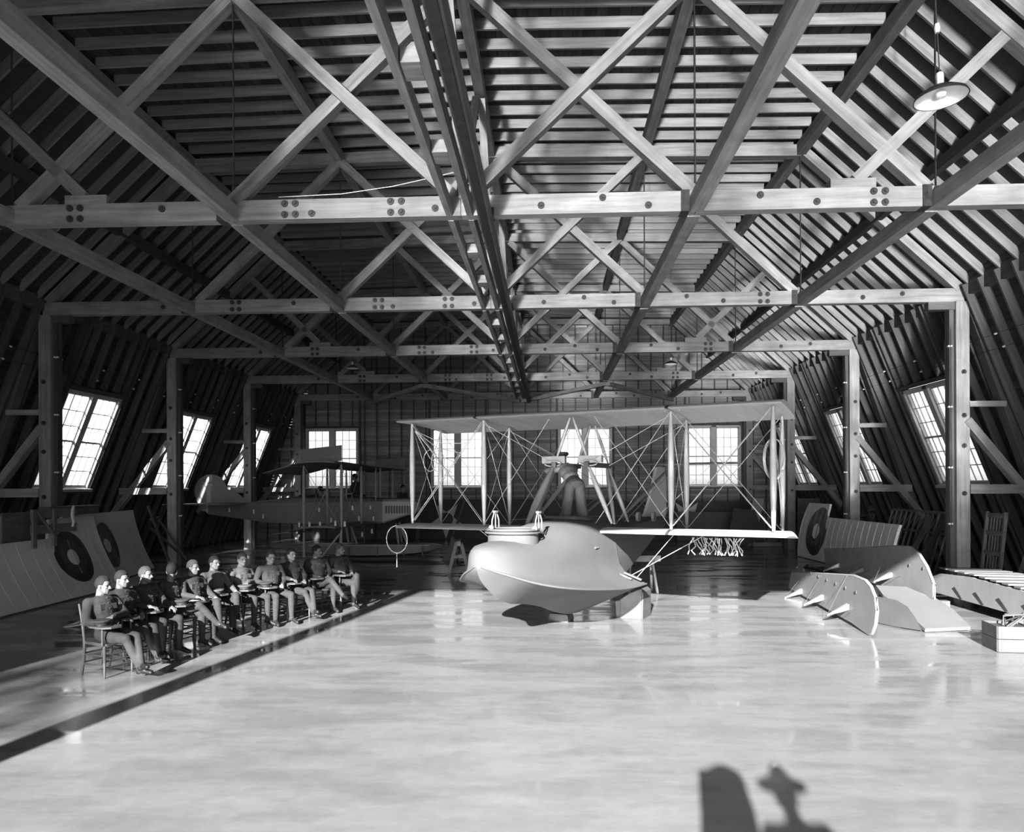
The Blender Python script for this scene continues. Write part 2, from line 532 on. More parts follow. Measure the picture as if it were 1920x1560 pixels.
for s, side in ((-1, 'left'), (1, 'right')):
    up = Vector((-s * WSL / q, 0, 1 / q)); en = Vector((s / q, 0, WSL / q))
    ztop = 7.3
    m = MB()
    # weather sheathing outside the boards, with real openings
    bands = [(-0.25, WIN_Z0), (WIN_Z0, WIN_Z1), (WIN_Z1, ztop)]
    def spans(z0, z1):
        if z1 <= WIN_Z0 + 0.02 or z0 >= WIN_Z1 - 0.02: return [(YF, YE + 0.3)]
        out, a = [], YF
        for c in SIDE_WIN:
            out.append((a, c - WIN_W / 2)); a = c + WIN_W / 2
        out.append((a, YE + 0.3)); return out
    for z0, z1 in bands:
        for a, b in spans(z0, z1):
            c = (wp(s, a, z0, 0.26) + wp(s, b, z1, 0.26)) / 2
            m.box(c, (b - a, (z1 - z0) * q, 0.03), Matrix((Vector((0, 1, 0)), up, Vector((0, 1, 0)).cross(up))).transposed())
    wall = m.obj('wall_' + side, 'roof_felt', kind='structure')
    z = 0.0; hz = 0.19 / q
    while z < ztop - 0.05:
        for a, b in spans(z, z + hz):
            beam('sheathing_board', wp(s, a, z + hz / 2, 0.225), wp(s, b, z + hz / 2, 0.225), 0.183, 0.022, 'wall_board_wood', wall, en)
        z += hz
    y = YF + 0.9
    while y < YE - 0.1:
        inwin = any(abs(y - c) < WIN_W / 2 + 0.03 for c in SIDE_WIN)
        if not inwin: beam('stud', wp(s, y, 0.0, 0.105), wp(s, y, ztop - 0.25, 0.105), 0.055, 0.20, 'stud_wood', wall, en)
        else:
            beam('stud', wp(s, y, 0.0, 0.105), wp(s, y, WIN_Z0 - 0.10, 0.105), 0.055, 0.20, 'stud_wood', wall, en)
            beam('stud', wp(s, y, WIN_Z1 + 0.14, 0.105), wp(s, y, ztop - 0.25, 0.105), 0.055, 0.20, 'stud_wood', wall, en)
        y += BAY / 10.0
    for c in SIDE_WIN:
        for zz in (WIN_Z0 - 0.06, WIN_Z1 + 0.08):
            beam('header', wp(s, c - WIN_W / 2 - 0.15, zz, 0.10), wp(s, c + WIN_W / 2 + 0.15, zz, 0.10), 0.11, 0.20, 'stud_wood', wall, en)
        for e in (-1, 1):
            ye = c + e * (WIN_W / 2 + 0.04)
            beam('stud', wp(s, ye, 0.0, 0.105), wp(s, ye, ztop - 0.25, 0.105), 0.07, 0.20, 'stud_wood', wall, en)
        y0 = c - WIN_W / 2 if s > 0 else c + WIN_W / 2
        make_window('window_%d' % winno, wp(s, y0, WIN_Z0, 0.06), (0, s, 0), up, en, WIN_W, (WIN_Z1 - WIN_Z0) * q)
        winno += 1

# ------------------------------------------------------------------ end wall
EW = [(-12.0, -9.36), (-5.78, -3.14), (0.46, 3.08), (6.66, 9.26)]
EZ0, EZ1 = 2.46, 5.40
def hw(z):                                             # half width of the end wall at height z
    if z < 7.1: return WOFF - WSL * z + 0.25
    return max(2.0, min(WOFF - WSL * 7.1, K + (rz_at(K) - z) / 0.93 + 0.15))
m = MB()
pts = [(-WOFF - 0.3, 0), (WOFF + 0.3, 0), (WOFF - WSL * 7.1 + 0.3, 7.1), (K, 10.7), (-K, 10.7), (-(WOFF - WSL * 7.1) - 0.3, 7.1)]
# outer skin in horizontal strips so the window openings stay open
def wall_strip(mb, y, t, z0, z1, gap):
    if z0 >= EZ0 - 1e-3 and z1 <= EZ1 + 1e-3: cuts = EW
    else: cuts = []
    a = CX - hw((z0 + z1) / 2)
    for c0, c1 in list(cuts) + [(CX + hw((z0 + z1) / 2), None)]:
        yield a, c0
        a = c1
zz = [0.0, EZ0, EZ1, 7.1, 8.0, 9.0, 10.0, 10.75]
for z0, z1 in zip(zz[:-1], zz[1:]):
    for a, b in wall_strip(m, 0, 0, z0, z1, 0):
        m.box(((a + b) / 2, YE + 0.20, (z0 + z1) / 2), (b - a, 0.03, z1 - z0))
wall_back = m.obj('wall_back', 'roof_felt', kind='structure')
z = 0.0; n_b = 0
bw = 0.14
while z < 10.65:
    z1 = z + bw
    cut = EW if (z1 > EZ0 + 0.02 and z < EZ1 - 0.02) else []
    a = CX - hw(z + bw / 2)
    for c0, c1 in list(cut) + [(CX + hw(z + bw / 2), None)]:
        if c0 - a > 0.05:
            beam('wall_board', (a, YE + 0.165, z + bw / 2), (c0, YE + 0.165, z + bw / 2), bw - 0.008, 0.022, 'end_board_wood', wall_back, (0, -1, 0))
        a = c1
    z += bw
x = CX - 13.2
while x < CX + 13.3:
    ztop = 10.55 if abs(x - CX) < K else (roof_z(x) - 0.02 if abs(x - CX) < 10.6 else (WOFF - abs(x - CX)) / WSL)
    inw = [w_ for w_ in EW if w_[0] - 0.03 < x < w_[1] + 0.03]
    if ztop > 0.4:
        if inw:
            beam('stud', (x, YE + 0.10, 0), (x, YE + 0.10, EZ0 - 0.1), 0.05, 0.10, 'stud_wood', wall_back, (0, -1, 0))
            beam('stud', (x, YE + 0.10, EZ1 + 0.1), (x, YE + 0.10, ztop), 0.05, 0.10, 'stud_wood', wall_back, (0, -1, 0))
        else:
            beam('stud', (x, YE + 0.10, 0), (x, YE + 0.10, ztop), 0.05, 0.10, 'stud_wood', wall_back, (0, -1, 0))
    x += 0.61
for i, (a, b) in enumerate(EW):
    for e in (a - 0.06, b + 0.06):
        beam('stud', (e, YE + 0.09, 0), (e, YE + 0.09, 7.0), 0.09, 0.12, 'stud_wood', wall_back, (0, -1, 0))
    for z in (EZ0 - 0.05, EZ1 + 0.05):
        beam('header', (a - 0.1, YE + 0.09, z), (b + 0.1, YE + 0.09, z), 0.1, 0.12, 'stud_wood', wall_back, (0, -1, 0))
    make_window('window_%d' % (i + 1), (a, YE + 0.08, EZ0), (1, 0, 0), (0, 0, 1), (0, 1, 0), b - a, EZ1 - EZ0)

# ------------------------------------------------------------------ door wall behind the camera, with its great opening
JL, JR = -6.36, 6.6
m = MB()
m.box((CX, YF - 0.1, 8.8), (26, 0.15, 4.0))
m.box((JL - 0.19, YF - 0.1, 3.4), (0.36, 0.3, 6.8))
m.box(((JR + 14) / 2, YF - 0.1, 3.4), (14 - JR, 0.15, 6.8))
m.box((-12.6, YF - 0.1, 3.4), (6.4, 0.15, 6.8))
m.obj('wall_front', 'roof_felt', kind='structure')

# ------------------------------------------------------------------ roof trusses with their posts and wall braces
BOLT = MB().tube((0, -0.012, 0), (0, 0.012, 0), 0.055, seg=10).tube((0, -0.04, 0), (0, 0.0, 0), 0.024, seg=6).mesh('bolt', 'iron')
ORD = ['nearest', 'second', 'third', 'fourth', 'fifth']
TLAB = ['roof truss nearest the camera, big brightly lit bottom chord across the hangar',
        'second roof truss from the front, over the flying boat wings',
        'third roof truss from the front, its left end over the pendant lamp',
        'fourth roof truss from the front, just before the last bay',
        'last roof truss, low on the boarded end wall']
for i, ty in enumerate(TY):
    t = thing('roof_truss', TLAB[i], 'truss', (CX, ty, 0), group='roof trusses with side posts')
    d = 0.10                                           # half thickness
    for a, b in ((-3.02, -1.0), (-1.0, 0.0), (0.0, 1.0), (1.0, 3.02)):
        beam('bottom_chord', (node(a) + 0.004, ty, (ZB + ZT) / 2), (node(b) - 0.004, ty, (ZB + ZT) / 2), 0.20, ZT - ZB, 'truss_wood', t)
    zt = ZTOP + 0.15
    for a, b in ((-2, -1), (-1, 0), (0, 1), (1, 2)):
        beam('top_chord', (node(a), ty, zt - 0.018 * abs(a) * PAN), (node(b), ty, zt - 0.018 * abs(b) * PAN), 0.20, 0.26, 'truss_wood', t)
    for s in (-1, 1):
        beam('top_chord', (node(2 * s), ty, roof_z(node(2 * s)) - 0.12), (CX + s * 10.85, ty, 7.05), 0.20, 0.24, 'truss_wood', t, (0, 1, 0))
    def dia(xa, za, xb, zb, w=0.19, off=0.0, nm='diagonal'):
        beam(nm, (xa, ty + off, za), (xb, ty + off, zb), w, 0.19, 'truss_wood', t, (0, 1, 0))
    zl, zu = ZT - 0.02, ZTOP + 0.02
    for s in (-1, 1):
        dia(node(s), zl, node(0) - s * -0.12, zu, off=0.03 * s)
        dia(node(s), zu, node(0) + s * 0.12, zl, off=-0.10)
        dia(node(s), zu, node(2 * s) - s * 0.15, zl)
        if i in (0, 2, 3):
            xb = CX + s * 6.0
            beam('bolster', (xb - 0.34, ty, ZT + 0.07), (xb + 0.34, ty, ZT + 0.07), 0.20, 0.14, 'truss_wood', t)
            dia(xb + s * 0.05, ZT + 0.12, CX + s * 8.3, min(zu, roof_z(CX + s * 8.3) - 0.2), nm='brace')
    for k in (-2, -1, 1, 2):
        rod = MB().tube((0, 0, 0), (0, 0, zu - ZB), 0.016, seg=6).obj('tie_rod', 'iron', t, (node(k) - CX, -0.02, ZB))
        pl = MB().box((0, 0, 0), (0.13, 0.26, 0.33)).obj('hanger_plate', 'iron', t, (node(k) - CX - 0.17, 0, (ZB + ZT) / 2))
    for s in (-1, 0, 1):
        pass
    xs = []
    for c in (-4.55 + 0.42, -2.45, 4.95, -7.6):
        for dx in (0, 0.17):
            for dz in (0.07, 0.24): xs.append((c + dx, ZB + dz))
    xs += [(-3.7, ZB + 0.08), (-1.75, ZB + 0.12), (-0.1, ZB + 0.13), (0.85, ZB + 0.23), (1.55, ZB + 0.10), (3.25, ZB + 0.22), (4.1, ZB + 0.10), (5.75, ZB + 0.2), (7.3, ZB + 0.13), (8.2, ZB + 0.2), (-6.1, ZB + 0.2), (-9.3, ZB + 0.15)]
    for x, z in xs: link('bolt', BOLT, t, (x - CX, -0.11, z))
    for s in (-1, 1):
        px = CX + s * 3 * PAN
        beam('post', (px, ty, 0), (px, ty, ZB), 0.30, 0.28, 'truss_wood', t, (0, 1, 0))
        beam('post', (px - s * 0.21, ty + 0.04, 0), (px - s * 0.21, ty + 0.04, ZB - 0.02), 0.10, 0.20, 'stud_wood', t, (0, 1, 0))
        beam('corbel', (px - 0.75, ty, ZB - 0.09), (px + 0.6, ty, ZB - 0.09), 0.2, 0.18, 'stud_wood', t)
        beam('wall_strut', (px + s * 0.2, ty, ZB - 0.05), (CX + s * (WOFF - 0.35), ty, 0.35), 0.2, 0.26, 'stud_wood', t, (0, 1, 0))
        zg = 2.40
        beam('girt', (px + s * 0.14, ty - 0.16, zg), (wx(s, zg) - s * 0.02, ty - 0.16, zg), 0.06, 0.21, 'truss_wood', t)
        zg2 = 4.36
        beam('girt', (px + s * 0.14, ty - 0.14, zg2), (wx(s, zg2), ty - 0.14, zg2), 0.05, 0.13, 'truss_wood', t)
        beam('knee_brace', (px + s * 0.1, ty - 0.06, 4.0), (wx(s, 1.5), ty - 0.06, 1.5), 0.18, 0.20, 'truss_wood', t, (0, 1, 0))
        for z in (2.30, 3.4, 4.1, 5.1):
            link('bolt', BOLT, t, (px - CX + 0.02 * s, -0.15, z))

# longitudinal timbers, one line per truss node
LL = {-2: 'far left lengthwise timber between the trusses, mostly in shadow', -1: 'lengthwise timber left of the trolley track, dark below the roof',
      1: 'sunlit lengthwise timber just right of the trolley track', 2: 'lengthwise timber nearest the right wall slope'}
for k in (-2, -1, 1, 2):
    t = thing('lengthwise_timber', LL[k], 'beam', (node(k), Y1, 6.8), group='lengthwise timbers at chord level')
    for i in range(-1, 4):
        y0 = TY[i] + 0.1 if i >= 0 else 2.6
        y1 = TY[i + 1] - 0.1
        beam('timber', (node(k), y0, 6.83), (node(k), y1, 6.83), 0.20, 0.24, 'truss_wood', t)
t = thing('twin_plank_beam', 'pair of pale planks with spacer blocks running beside the trolley track', 'beam', (CX, Y1, 6.8))
for s in (-1, 1):
    for i in range(-1, 4):
        y0 = TY[i] + 0.1 if i >= 0 else 2.6
        beam('plank', (CX + 0.16 * s - 0.02, y0, 6.83), (CX + 0.16 * s - 0.02, TY[i + 1] - 0.1, 6.83), 0.09, 0.22, 'truss_wood', t)
for i in range(-1, 4):
    for f in (0.33, 0.66):
        yb = (TY[i] if i >= 0 else Y1 - BAY) + BAY * f
        beam('spacer_block', (CX - 0.12, yb, 6.84), (CX + 0.08, yb, 6.84), 0.35, 0.16, 'truss_wood', t)
for i in range(-1, 4):
    y0 = TY[i] if i >= 0 else Y1 - BAY
    for a, b, e in ((0.0, 0.5, -1), (1.0, 0.5, 1)):
        beam('strut', (CX + 0.05 * e, y0 + BAY * a + 0.15 * (1 if a == 0 else -1), 7.0), (CX + 0.05 * e, y0 + BAY * b, 10.2), 0.08, 0.15, 'truss_wood', t, (1, 0, 0))
t = thing('trolley_track', 'long dark hoist track hanging below the truss centres', 'track', (-0.93, Y1, 6.5))
beam('track_beam', (-0.93, 2.6, 6.58), (-0.93, 35.2, 6.58), 0.16, 0.28, 'track_wood', t)
beam('rail', (-0.93, 2.6, 6.425), (-0.93, 35.2, 6.425), 0.10, 0.03, 'iron', t)
for i in range(5): beam('hanger_plate', (-0.93, TY[i] - 0.16, 6.78), (-0.93, TY[i] + 0.16, 6.78), 0.20, 0.10, 'iron', t)
t = thing('wind_bracing', 'flat diagonal timbers at chord level in the last roof bay', 'brace', (CX, TY[3], 6.6))
for s in (-1, 1):
    beam('diagonal', (node(0) + 0.12 * s, TY[4] - 0.12, 6.6), (node(s), TY[3] + 0.12, 6.6), 0.15, 0.15, 'truss_wood', t)
    beam('diagonal', (node(2 * s), TY[4] - 0.12, 6.6), (node(s) + 0.12 * s, TY[3] + 0.12, 6.6), 0.15, 0.15, 'truss_wood', t)
# ------------------------------------------------------------------ trees on the apron side, outside behind the camera; they dapple the light left of the door post
mat('bark', 0.12, 0.9, 0.3)
mat('leaf', 0.10, 0.7, 0.2)
def tree(x, y, h, spread, seed, label):
    r = random.Random(seed)
    t = thing('tree', label, 'tree', (x, y, 0), group='trees beyond the apron')
    m = MB()
    m.path([(0, 0, -0.1), (0.1, 0, h * 0.3), (-0.1, 0.1, h * 0.62), (0, 0, h)], [0.24, 0.2, 0.13, 0.04], seg=8)
    tips = []
    for i in range(96):
        z = h * (0.10 + 0.84 * r.random() ** 1.1); a = r.uniform(0, 2 * PI)
        L = spread * (1.05 - 0.25 * z / h) * r.uniform(0.35, 1.0)
        p1 = V(math.cos(a) * L * 0.5, math.sin(a) * L * 0.5, z + L * 0.25); p2 = V(math.cos(a) * L, math.sin(a) * L, z + L * 0.4)
        m.path([(0, 0, z), p1, p2], [0.08, 0.05, 0.02], seg=5); tips += [p1, p2, (p1 + p2) / 2, (p1 + p2) / 2 + V(r.uniform(-.4, .4), r.uniform(-.4, .4), .2)]
    m.obj('trunk', 'bark', t)
    lf = MB()
    for p in tips:
        for j in range(34 if p.z < 8.5 else 6):
            c = p + V(r.gauss(0, 0.36), r.gauss(0, 0.36), r.gauss(0, 0.28)); R = Euler((r.uniform(0, 6), r.uniform(0, 6), 0)).to_matrix()
            s = r.uniform(0.12, 0.24)
            lf.add([c + R @ V(*q) for q in ((-s, 0, 0), (0, -s * .55, 0.01), (s, 0, 0), (0, s * .55, 0.01))], [(0, 1, 2, 3)])
    lf.obj('foliage', 'leaf', t, kind='stuff')
for k, (x, y, lab) in enumerate(((-13.2, -24, 'tall leafy tree standing nearest the apron behind the camera'), (-20.4, -23, 'second tall leafy tree from the apron behind the camera'),
                                 (-27.6, -24, 'third tall leafy tree from the apron behind the camera'), (-16.8, -31, 'leafy tree of the rear pair, nearer the apron'), (-24.0, -31, 'leafy tree of the rear pair, farther from the apron'))):
    tree(x, y, 17.5, 3.1, k + 1, lab)
# ------------------------------------------------------------------ the flying boat
mat('boat_grey_in_sun', 0.070, 0.85, 0.05, (1.5, 1.5, 1.5), blotch=0.06, blotch_scale=0.8)  # the boat's pale grey, toned dark for the sunlit hull
mat('boat_fabric_in_shade', 0.42, 0.7, 0.06, (1.2, 6, 1.2))  # same grey made paler for the wings and tail in shade
mat('strut_grey', 0.21, 0.5, 0.06, (4, 4, 4))
mat('rigging', 0.30, 0.4, 0.05, (5, 5, 5), metallic=0.2)
mat('dark_inside', 0.03, 0.9, 0.1)
mat('raw_wood', 0.062, 0.8, 0.25, (2, 9, 9), bump=0.15)
mat('white_paint', 0.152, 0.6, 0.06)
BOAT_O, BOAT_R = V(0.4224, 13.7487, 0), -1.9977
boat = thing('flying_boat', 'pale grey biplane flying boat with bulging hull standing in the sunlit middle of the floor', 'aircraft', BOAT_O, BOAT_R)
def bspline_tab(tab, xs):
    """smooth (monotone-ish) interpolation of rows keyed by column 0 (descending x)"""
    t = np.array(tab, float)[::-1]
    X = t[:, 0]; out = []
    d = np.zeros_like(t)
    for k in range(len(X)):
        a, b = max(k - 1, 0), min(k + 1, len(X) - 1)
        d[k] = (t[b] - t[a]) / (X[b] - X[a])
    for x in xs:
        i = int(np.clip(np.searchsorted(X, x) - 1, 0, len(X) - 2))
        h = X[i + 1] - X[i]; s = (x - X[i]) / h
        out.append((2*s**3-3*s*s+1)*t[i] + (s**3-2*s*s+s)*h*d[i] + (-2*s**3+3*s*s)*t[i+1] + (s**3-s*s)*h*d[i+1])
    return out
#        x     zk   yc    zc    ys    zt
FORE = [(3.49, 1.30, 0.015, 1.38, 0.012, 1.46), (3.42, 1.19, 0.12, 1.33, 0.15, 1.60), (3.2, 1.02, 0.38, 1.22, 0.32, 1.67),
        (2.9, 0.85, 0.62, 1.10, 0.44, 1.69), (2.5, 0.71, 0.86, 1.00, 0.53, 1.70), (2.0, 0.63, 1.04, 0.92, 0.62, 1.73),
        (1.4, 0.50, 1.17, 0.85, 0.70, 1.88), (0.8, 0.32, 1.25, 0.79, 0.76, 1.93), (0.2, 0.19, 1.30, 0.76, 0.78, 1.92), (-0.3, 0.15, 1.31, 0.75, 0.78, 1.89)]
def half_fore(r):
    x, zk, yc, zc, ys, zt = r
    yc = max(yc, ys * 0.6)
    hgt = zt - zc
    f = min(1.0, max(0.0, (x - 0.2) / 2.4))              # concave flare near the bow, straighter vee aft
    a1, a2, a3 = 0.25 + 0.30 * f, 0.56 + 0.24 * f, 0.85 + 0.08 * f
    return [(0, zk), (yc * 0.26, zk + (zc - zk) * a1), (yc * 0.56, zk + (zc - zk) * a2), (yc * 0.84, zk + (zc - zk) * a3), (yc, zc),
            (yc * 0.985, zc + 0.02 * min(1, hgt)), (ys + (yc - ys) * 0.62, zc + hgt * 0.07), (ys + (yc - ys) * 0.28, zc + hgt * 0.16), (ys + (yc - ys) * 0.06, zc + hgt * 0.30),
            (ys * 0.99, zc + hgt * 0.46), (ys * 0.96, zc + hgt * 0.62), (ys * 0.87, zc + hgt * 0.77), (ys * 0.70, zc + hgt * 0.90), (ys * 0.40, zc + hgt * 0.975), (0, zt)]
xs = list(np.linspace(3.49, 3.0, 9)) + list(np.linspace(2.9, -0.3, 33))
secs = []
for r in bspline_tab(FORE, xs):
    h = half_fore(r); x = r[0]
    secs.append([V(x, y, z) for y, z in h] + [V(x, -y, z) for y, z in h[-2:0:-1]])
hull = MB()
n = len(secs[0])
COCK = (-0.22, 0.52)
for k in range(len(secs) - 1):
    for i in range(n):
        j = (i + 1) % n
        if i in (13, 14) and COCK[0] < (xs[k] + xs[k + 1]) / 2 < COCK[1]: continue
        hull.add([secs[k][i], secs[k][j], secs[k + 1][j], secs[k + 1][i]], [(0, 1, 2, 3)], 0, True)
hull.add(secs[-1], [tuple(range(n))])
hull.add(secs[0], [tuple(range(n))])
#        x     zk    yb    zb    zt
AFT = [(-0.3, 0.40, 0.72, 0.74, 1.89), (-1.0, 0.58, 0.67, 0.83, 1.86), (-2.2, 0.86, 0.57, 1.04, 1.83), (-4.0, 1.20, 0.36, 1.32, 1.79), (-5.9, 1.46, 0.09, 1.50, 1.74)]
asecs = []
for r in bspline_tab(AFT, np.linspace(-0.3, -5.9, 18)):
    x, zk, yb, zb, zt = r; hh = zt - zb
    h = [(0, zk), (yb * 0.6, zk + (zb - zk) * 0.5), (yb, zb), (yb * 1.06, zb + hh * 0.3), (yb * 1.02, zb + hh * 0.6), (yb * 0.85, zb + hh * 0.85), (yb * 0.5, zb + hh * 0.97), (0, zt)]
    asecs.append([V(x, y, z) for y, z in h] + [V(x, -y, z) for y, z in h[-2:0:-1]])
hull.loft(asecs)
hull_o = hull.obj('hull', 'boat_grey_in_sun', boat, sharp=38)
m = MB()
for sy in (-1, 1):                                     # rub strips along both chines
    m.path([V(r[0], sy * (max(r[2], r[4] * 0.6) + 0.004), r[3] + 0.005) for r in bspline_tab(FORE, np.linspace(3.47, -0.3, 30))], 0.016, seg=6)
m.obj('chine_strip', 'boat_grey_in_sun', hull_o)
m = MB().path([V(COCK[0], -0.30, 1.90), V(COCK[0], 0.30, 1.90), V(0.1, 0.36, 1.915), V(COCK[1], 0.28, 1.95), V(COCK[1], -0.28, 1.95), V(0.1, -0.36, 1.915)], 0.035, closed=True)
m.obj('cockpit_coaming', 'boat_grey_in_sun', hull_o)
m = MB().box((0.15, 0, 1.22), (0.8, 0.9, 0.03)); m.obj('cockpit_floor', 'dark_inside', hull_o)
# bow cockpit ring with its gun-ring rails and two tube hoops
rc = V(2.36, 0, 0)
m = MB().lathe([(0.40, 1.60), (0.395, 1.70), (0.385, 1.83), (0.33, 1.83), (0.33, 1.62)], rc, 28)
ring = m.obj('bow_cockpit_coaming', 'boat_grey_in_sun', boat)
m = MB()
m.path([rc + V(0.40 * math.cos(a), 0.40 * math.sin(a), 1.845) for a in np.linspace(0, 2 * PI, 28, endpoint=False)], 0.018, closed=True)
m.path([rc + V(0.43 * math.cos(a), 0.43 * math.sin(a), 1.80) for a in np.linspace(0, 2 * PI, 28, endpoint=False)], 0.014, closed=True)
m.obj('gun_ring', 'boat_grey_in_sun', ring)
for sy in (-1, 1):
    m = MB()
    b = rc + V(-0.12, 0.38 * sy, 1.84)
    for dx in (-0.12, 0.12):
        m.path([b + V(dx, 0, 0), b + V(dx * 0.9, 0, 0.14), b + V(dx * 0.35, 0, 0.25), b + V(0, 0, 0.26)], 0.011, seg=6)
    m.path([b + V(0, 0, 0), b + V(0, 0, 0.25)], 0.010, seg=6)
    m.box(b + V(0, 0, 0.27), (0.09, 0.05, 0.03)); m.ball(b + V(0.14, 0, 0.02), 0.045, 8, 6)
    m.obj('gun_mount_hoop', 'white_paint', ring)
# wings
def airfoil(c0, chord, thick, camber, up_ref):
    pts = []
    N = 11
    ts = [(1 - math.cos(PI * i / (N - 1))) / 2 for i in range(N)]
    def th(t): return thick * (1.4845 * math.sqrt(max(t, 0)) - 0.63 * t - 1.758 * t * t + 1.4215 * t ** 3 - 0.5 * t ** 4) * 1.0
    up = [(c0 - chord * t, camber * 4 * t * (1 - t) + th(t)) for t in ts]
    lo = [(c0 - chord * t, camber * 4 * t * (1 - t) - th(t) * 0.45) for t in ts]
    return up + lo[-2:0:-1]
def wing_panel(y0, y1, zref, name, parent, raked=0.0, nrib=None):
    secs = []
    ys = np.linspace(y0, y1, 5)
    for y in ys:
        secs.append([V(x, y, zref + z + 0.073 * x) for x, z in airfoil(0.28, 1.86, 0.125, 0.06, 0)])
    o = MB().loft(secs).obj(name, 'boat_fabric_in_shade', parent)
    return o
ZL, ZU = 1.817, 3.767
for a, b in ((-3.74, -1.91), (-1.90, 1.84), (1.85, 3.70)):
    p = wing_panel(a, b, ZU + 0.045, 'upper_wing_panel', boat)
    m = MB()
    for y in np.linspace(a + 0.12, b - 0.12, max(4, int((b - a) / 0.33))):
        m.path([V(x, y, ZU + 0.042 + z + 0.073 * x) for x, z in airfoil(0.28, 1.86, 0.125, 0.06, 0)[12:-2]], 0.007, seg=4)
    m.obj('rib_tape', 'boat_fabric_in_shade', p)
for a, b in ((-3.76, -0.55), (0.55, 1.84), (1.85, 3.74)): wing_panel(a, b, ZL - 0.155, 'lower_wing_panel', boat)
for y, z in ((1.845, ZU + 0.085), (-1.905, ZU + 0.085), (1.845, ZL - 0.115)):
    MB().loft([[V(x * 1.01 - 0.005, yy, z - 0.04 + zz * 1.12 + 0.073 * x) for x, zz in airfoil(0.285, 1.87, 0.125, 0.06, 0)] for yy in (y - 0.03, y + 0.03)]).obj('joint_strap', 'iron', boat)
def strut(p0, p1, r, name='interplane_strut', m_='strut_grey', flat=1.0):
    p0, p1 = V(*p0), V(*p1)
    pts = [p0.lerp(p1, t) for t in (0, 0.1, 0.3, 0.5, 0.7, 0.9, 1)]
    return MB().path(pts, [r * k for k in (0.45, 0.62, 0.92, 1, 0.92, 0.62, 0.45)], seg=10).obj(name, m_, boat)
XR = -1.07
for y in (-3.535, -1.849, 1.849, 3.535):
    strut((0, y, ZL - 0.06), (0, y, ZU + 0.03), 0.060)
    strut((XR, y, ZL - 0.13), (XR, y, ZU - 0.05), 0.056)
wires = []
def wire(p0, p1, r=0.0065): wires.append((p0, p1, r))
def X(xa, ya, xb, yb, gap=0.0):
    za, zb_ = 0.073 * xa, 0.073 * xb
    for g in ((-gap, gap) if gap else (0,)):
        wire((xa + g, ya, ZL + za), (xb + g, yb, ZU + zb_)); wire((xa + g, ya, ZU + za), (xb + g, yb, ZL + zb_))
for x in (0, XR):
    for s in (-1, 1):
        X(x, s * 3.5, x, s * 1.88, 0.03 if x == 0 else 0)
        X(x, s * 1.82, x, s * 0.45, 0.0)
for y in (-3.535, -1.849, 1.849, 3.535): X(0, y, XR, y)
for s in (-1, 1):
    wire((0, s * 1.85, ZU - 0.03), (0.05, s * 0.32, 2.92)); wire((XR, s * 1.85, ZU - 0.1), (-1.0, s * 0.32, 2.88))
    wire((-0.1, s * 1.9, ZL - 0.12), (-0.25, s * 1.15, 0.86)); wire((-0.6, s * 2.4, ZL - 0.12), (-0.28, s * 1.05, 0.9))
    wire((-1.2, s * 0.6, ZL), (-5.5, s * 0.5, 2.98)); wire((XR, s * 1.85, ZU - 0.1), (-5.6, s * 0.2, 1.8)); wire((XR, s * 1.85, ZL), (-5.4, s * 0.1, 1.8))
    wire((-5.4, s * 0.1, 1.80), (-5.6, s * 1.3, 3.0))
for p0, p1, r in wires: MB().tube(p0, p1, r, seg=5).obj('bracing_wire', 'rigging', boat)
# engine bearer, radiators, mount struts
for s in (-1, 1):
    strut((0.02, s * 0.78, ZL + 0.02), (0.0, s * 0.32, 2.90), 0.050, 'engine_strut')
    strut((-1.07, s * 0.72, ZL), (-1.05, s * 0.32, 2.86), 0.045, 'engine_strut')
    strut((-0.05, s * 0.80, ZL + 0.02), (-0.98, s * 0.32, 2.86), 0.045, 'engine_strut')
    strut((0.0, s * 0.32, 2.98), (0.0, s * 0.03, ZU), 0.034, 'cabane_strut')
    strut((XR, s * 0.32, 2.94), (XR, s * 0.05, ZU - 0.08), 0.034, 'cabane_strut')
    if s < 0: strut((1.02, s * 0.42, 1.86), (0.10, s * 0.34, 2.84), 0.075, 'deck_brace')
    strut((-1.4, s * 0.42, 1.84), (-5.2, s * 0.42, 2.96), 0.042, 'tail_brace')
    MB().box((-0.52, s * 0.32, 2.90), (1.25, 0.09, 0.09)).obj('engine_bearer', 'raw_wood', boat)
    rd = MB().box((-0.02, s * 0.36, 3.00), (0.10, 0.46, 0.13)).obj('radiator', 'strut_grey', boat)
    MB().path([V(0.05, s * 0.36 + 0.16 * math.cos(a), 2.93 + 0.05 * math.sin(a)) for a in np.linspace(0, 2 * PI, 16, endpoint=False)], 0.014, seg=6, closed=True).obj('hand_wheel', 'strut_grey', rd)
# tail
fin = MB().prism([(-4.29, 1.74), (-4.75, 2.15), (-5.40, 2.96), (-5.62, 3.0), (-5.62, 1.70)], (0, 0, 0), (1, 0, 0), (0, 0, 1), 0.07).obj('fin', 'boat_fabric_in_shade', boat)
rud = MB().prism([(-5.65, 1.55), (-5.65, 2.98), (-6.1, 2.98), (-6.25, 2.6), (-6.25, 1.9), (-6.05, 1.55)], (0, 0, 0), (1, 0, 0), (0, 0, 1), 0.05).obj('rudder', 'boat_fabric_in_shade', boat)
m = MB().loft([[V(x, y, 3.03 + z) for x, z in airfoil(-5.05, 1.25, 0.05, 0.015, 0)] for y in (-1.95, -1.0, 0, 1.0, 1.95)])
m.obj('stabilizer', 'boat_fabric_in_shade', boat)
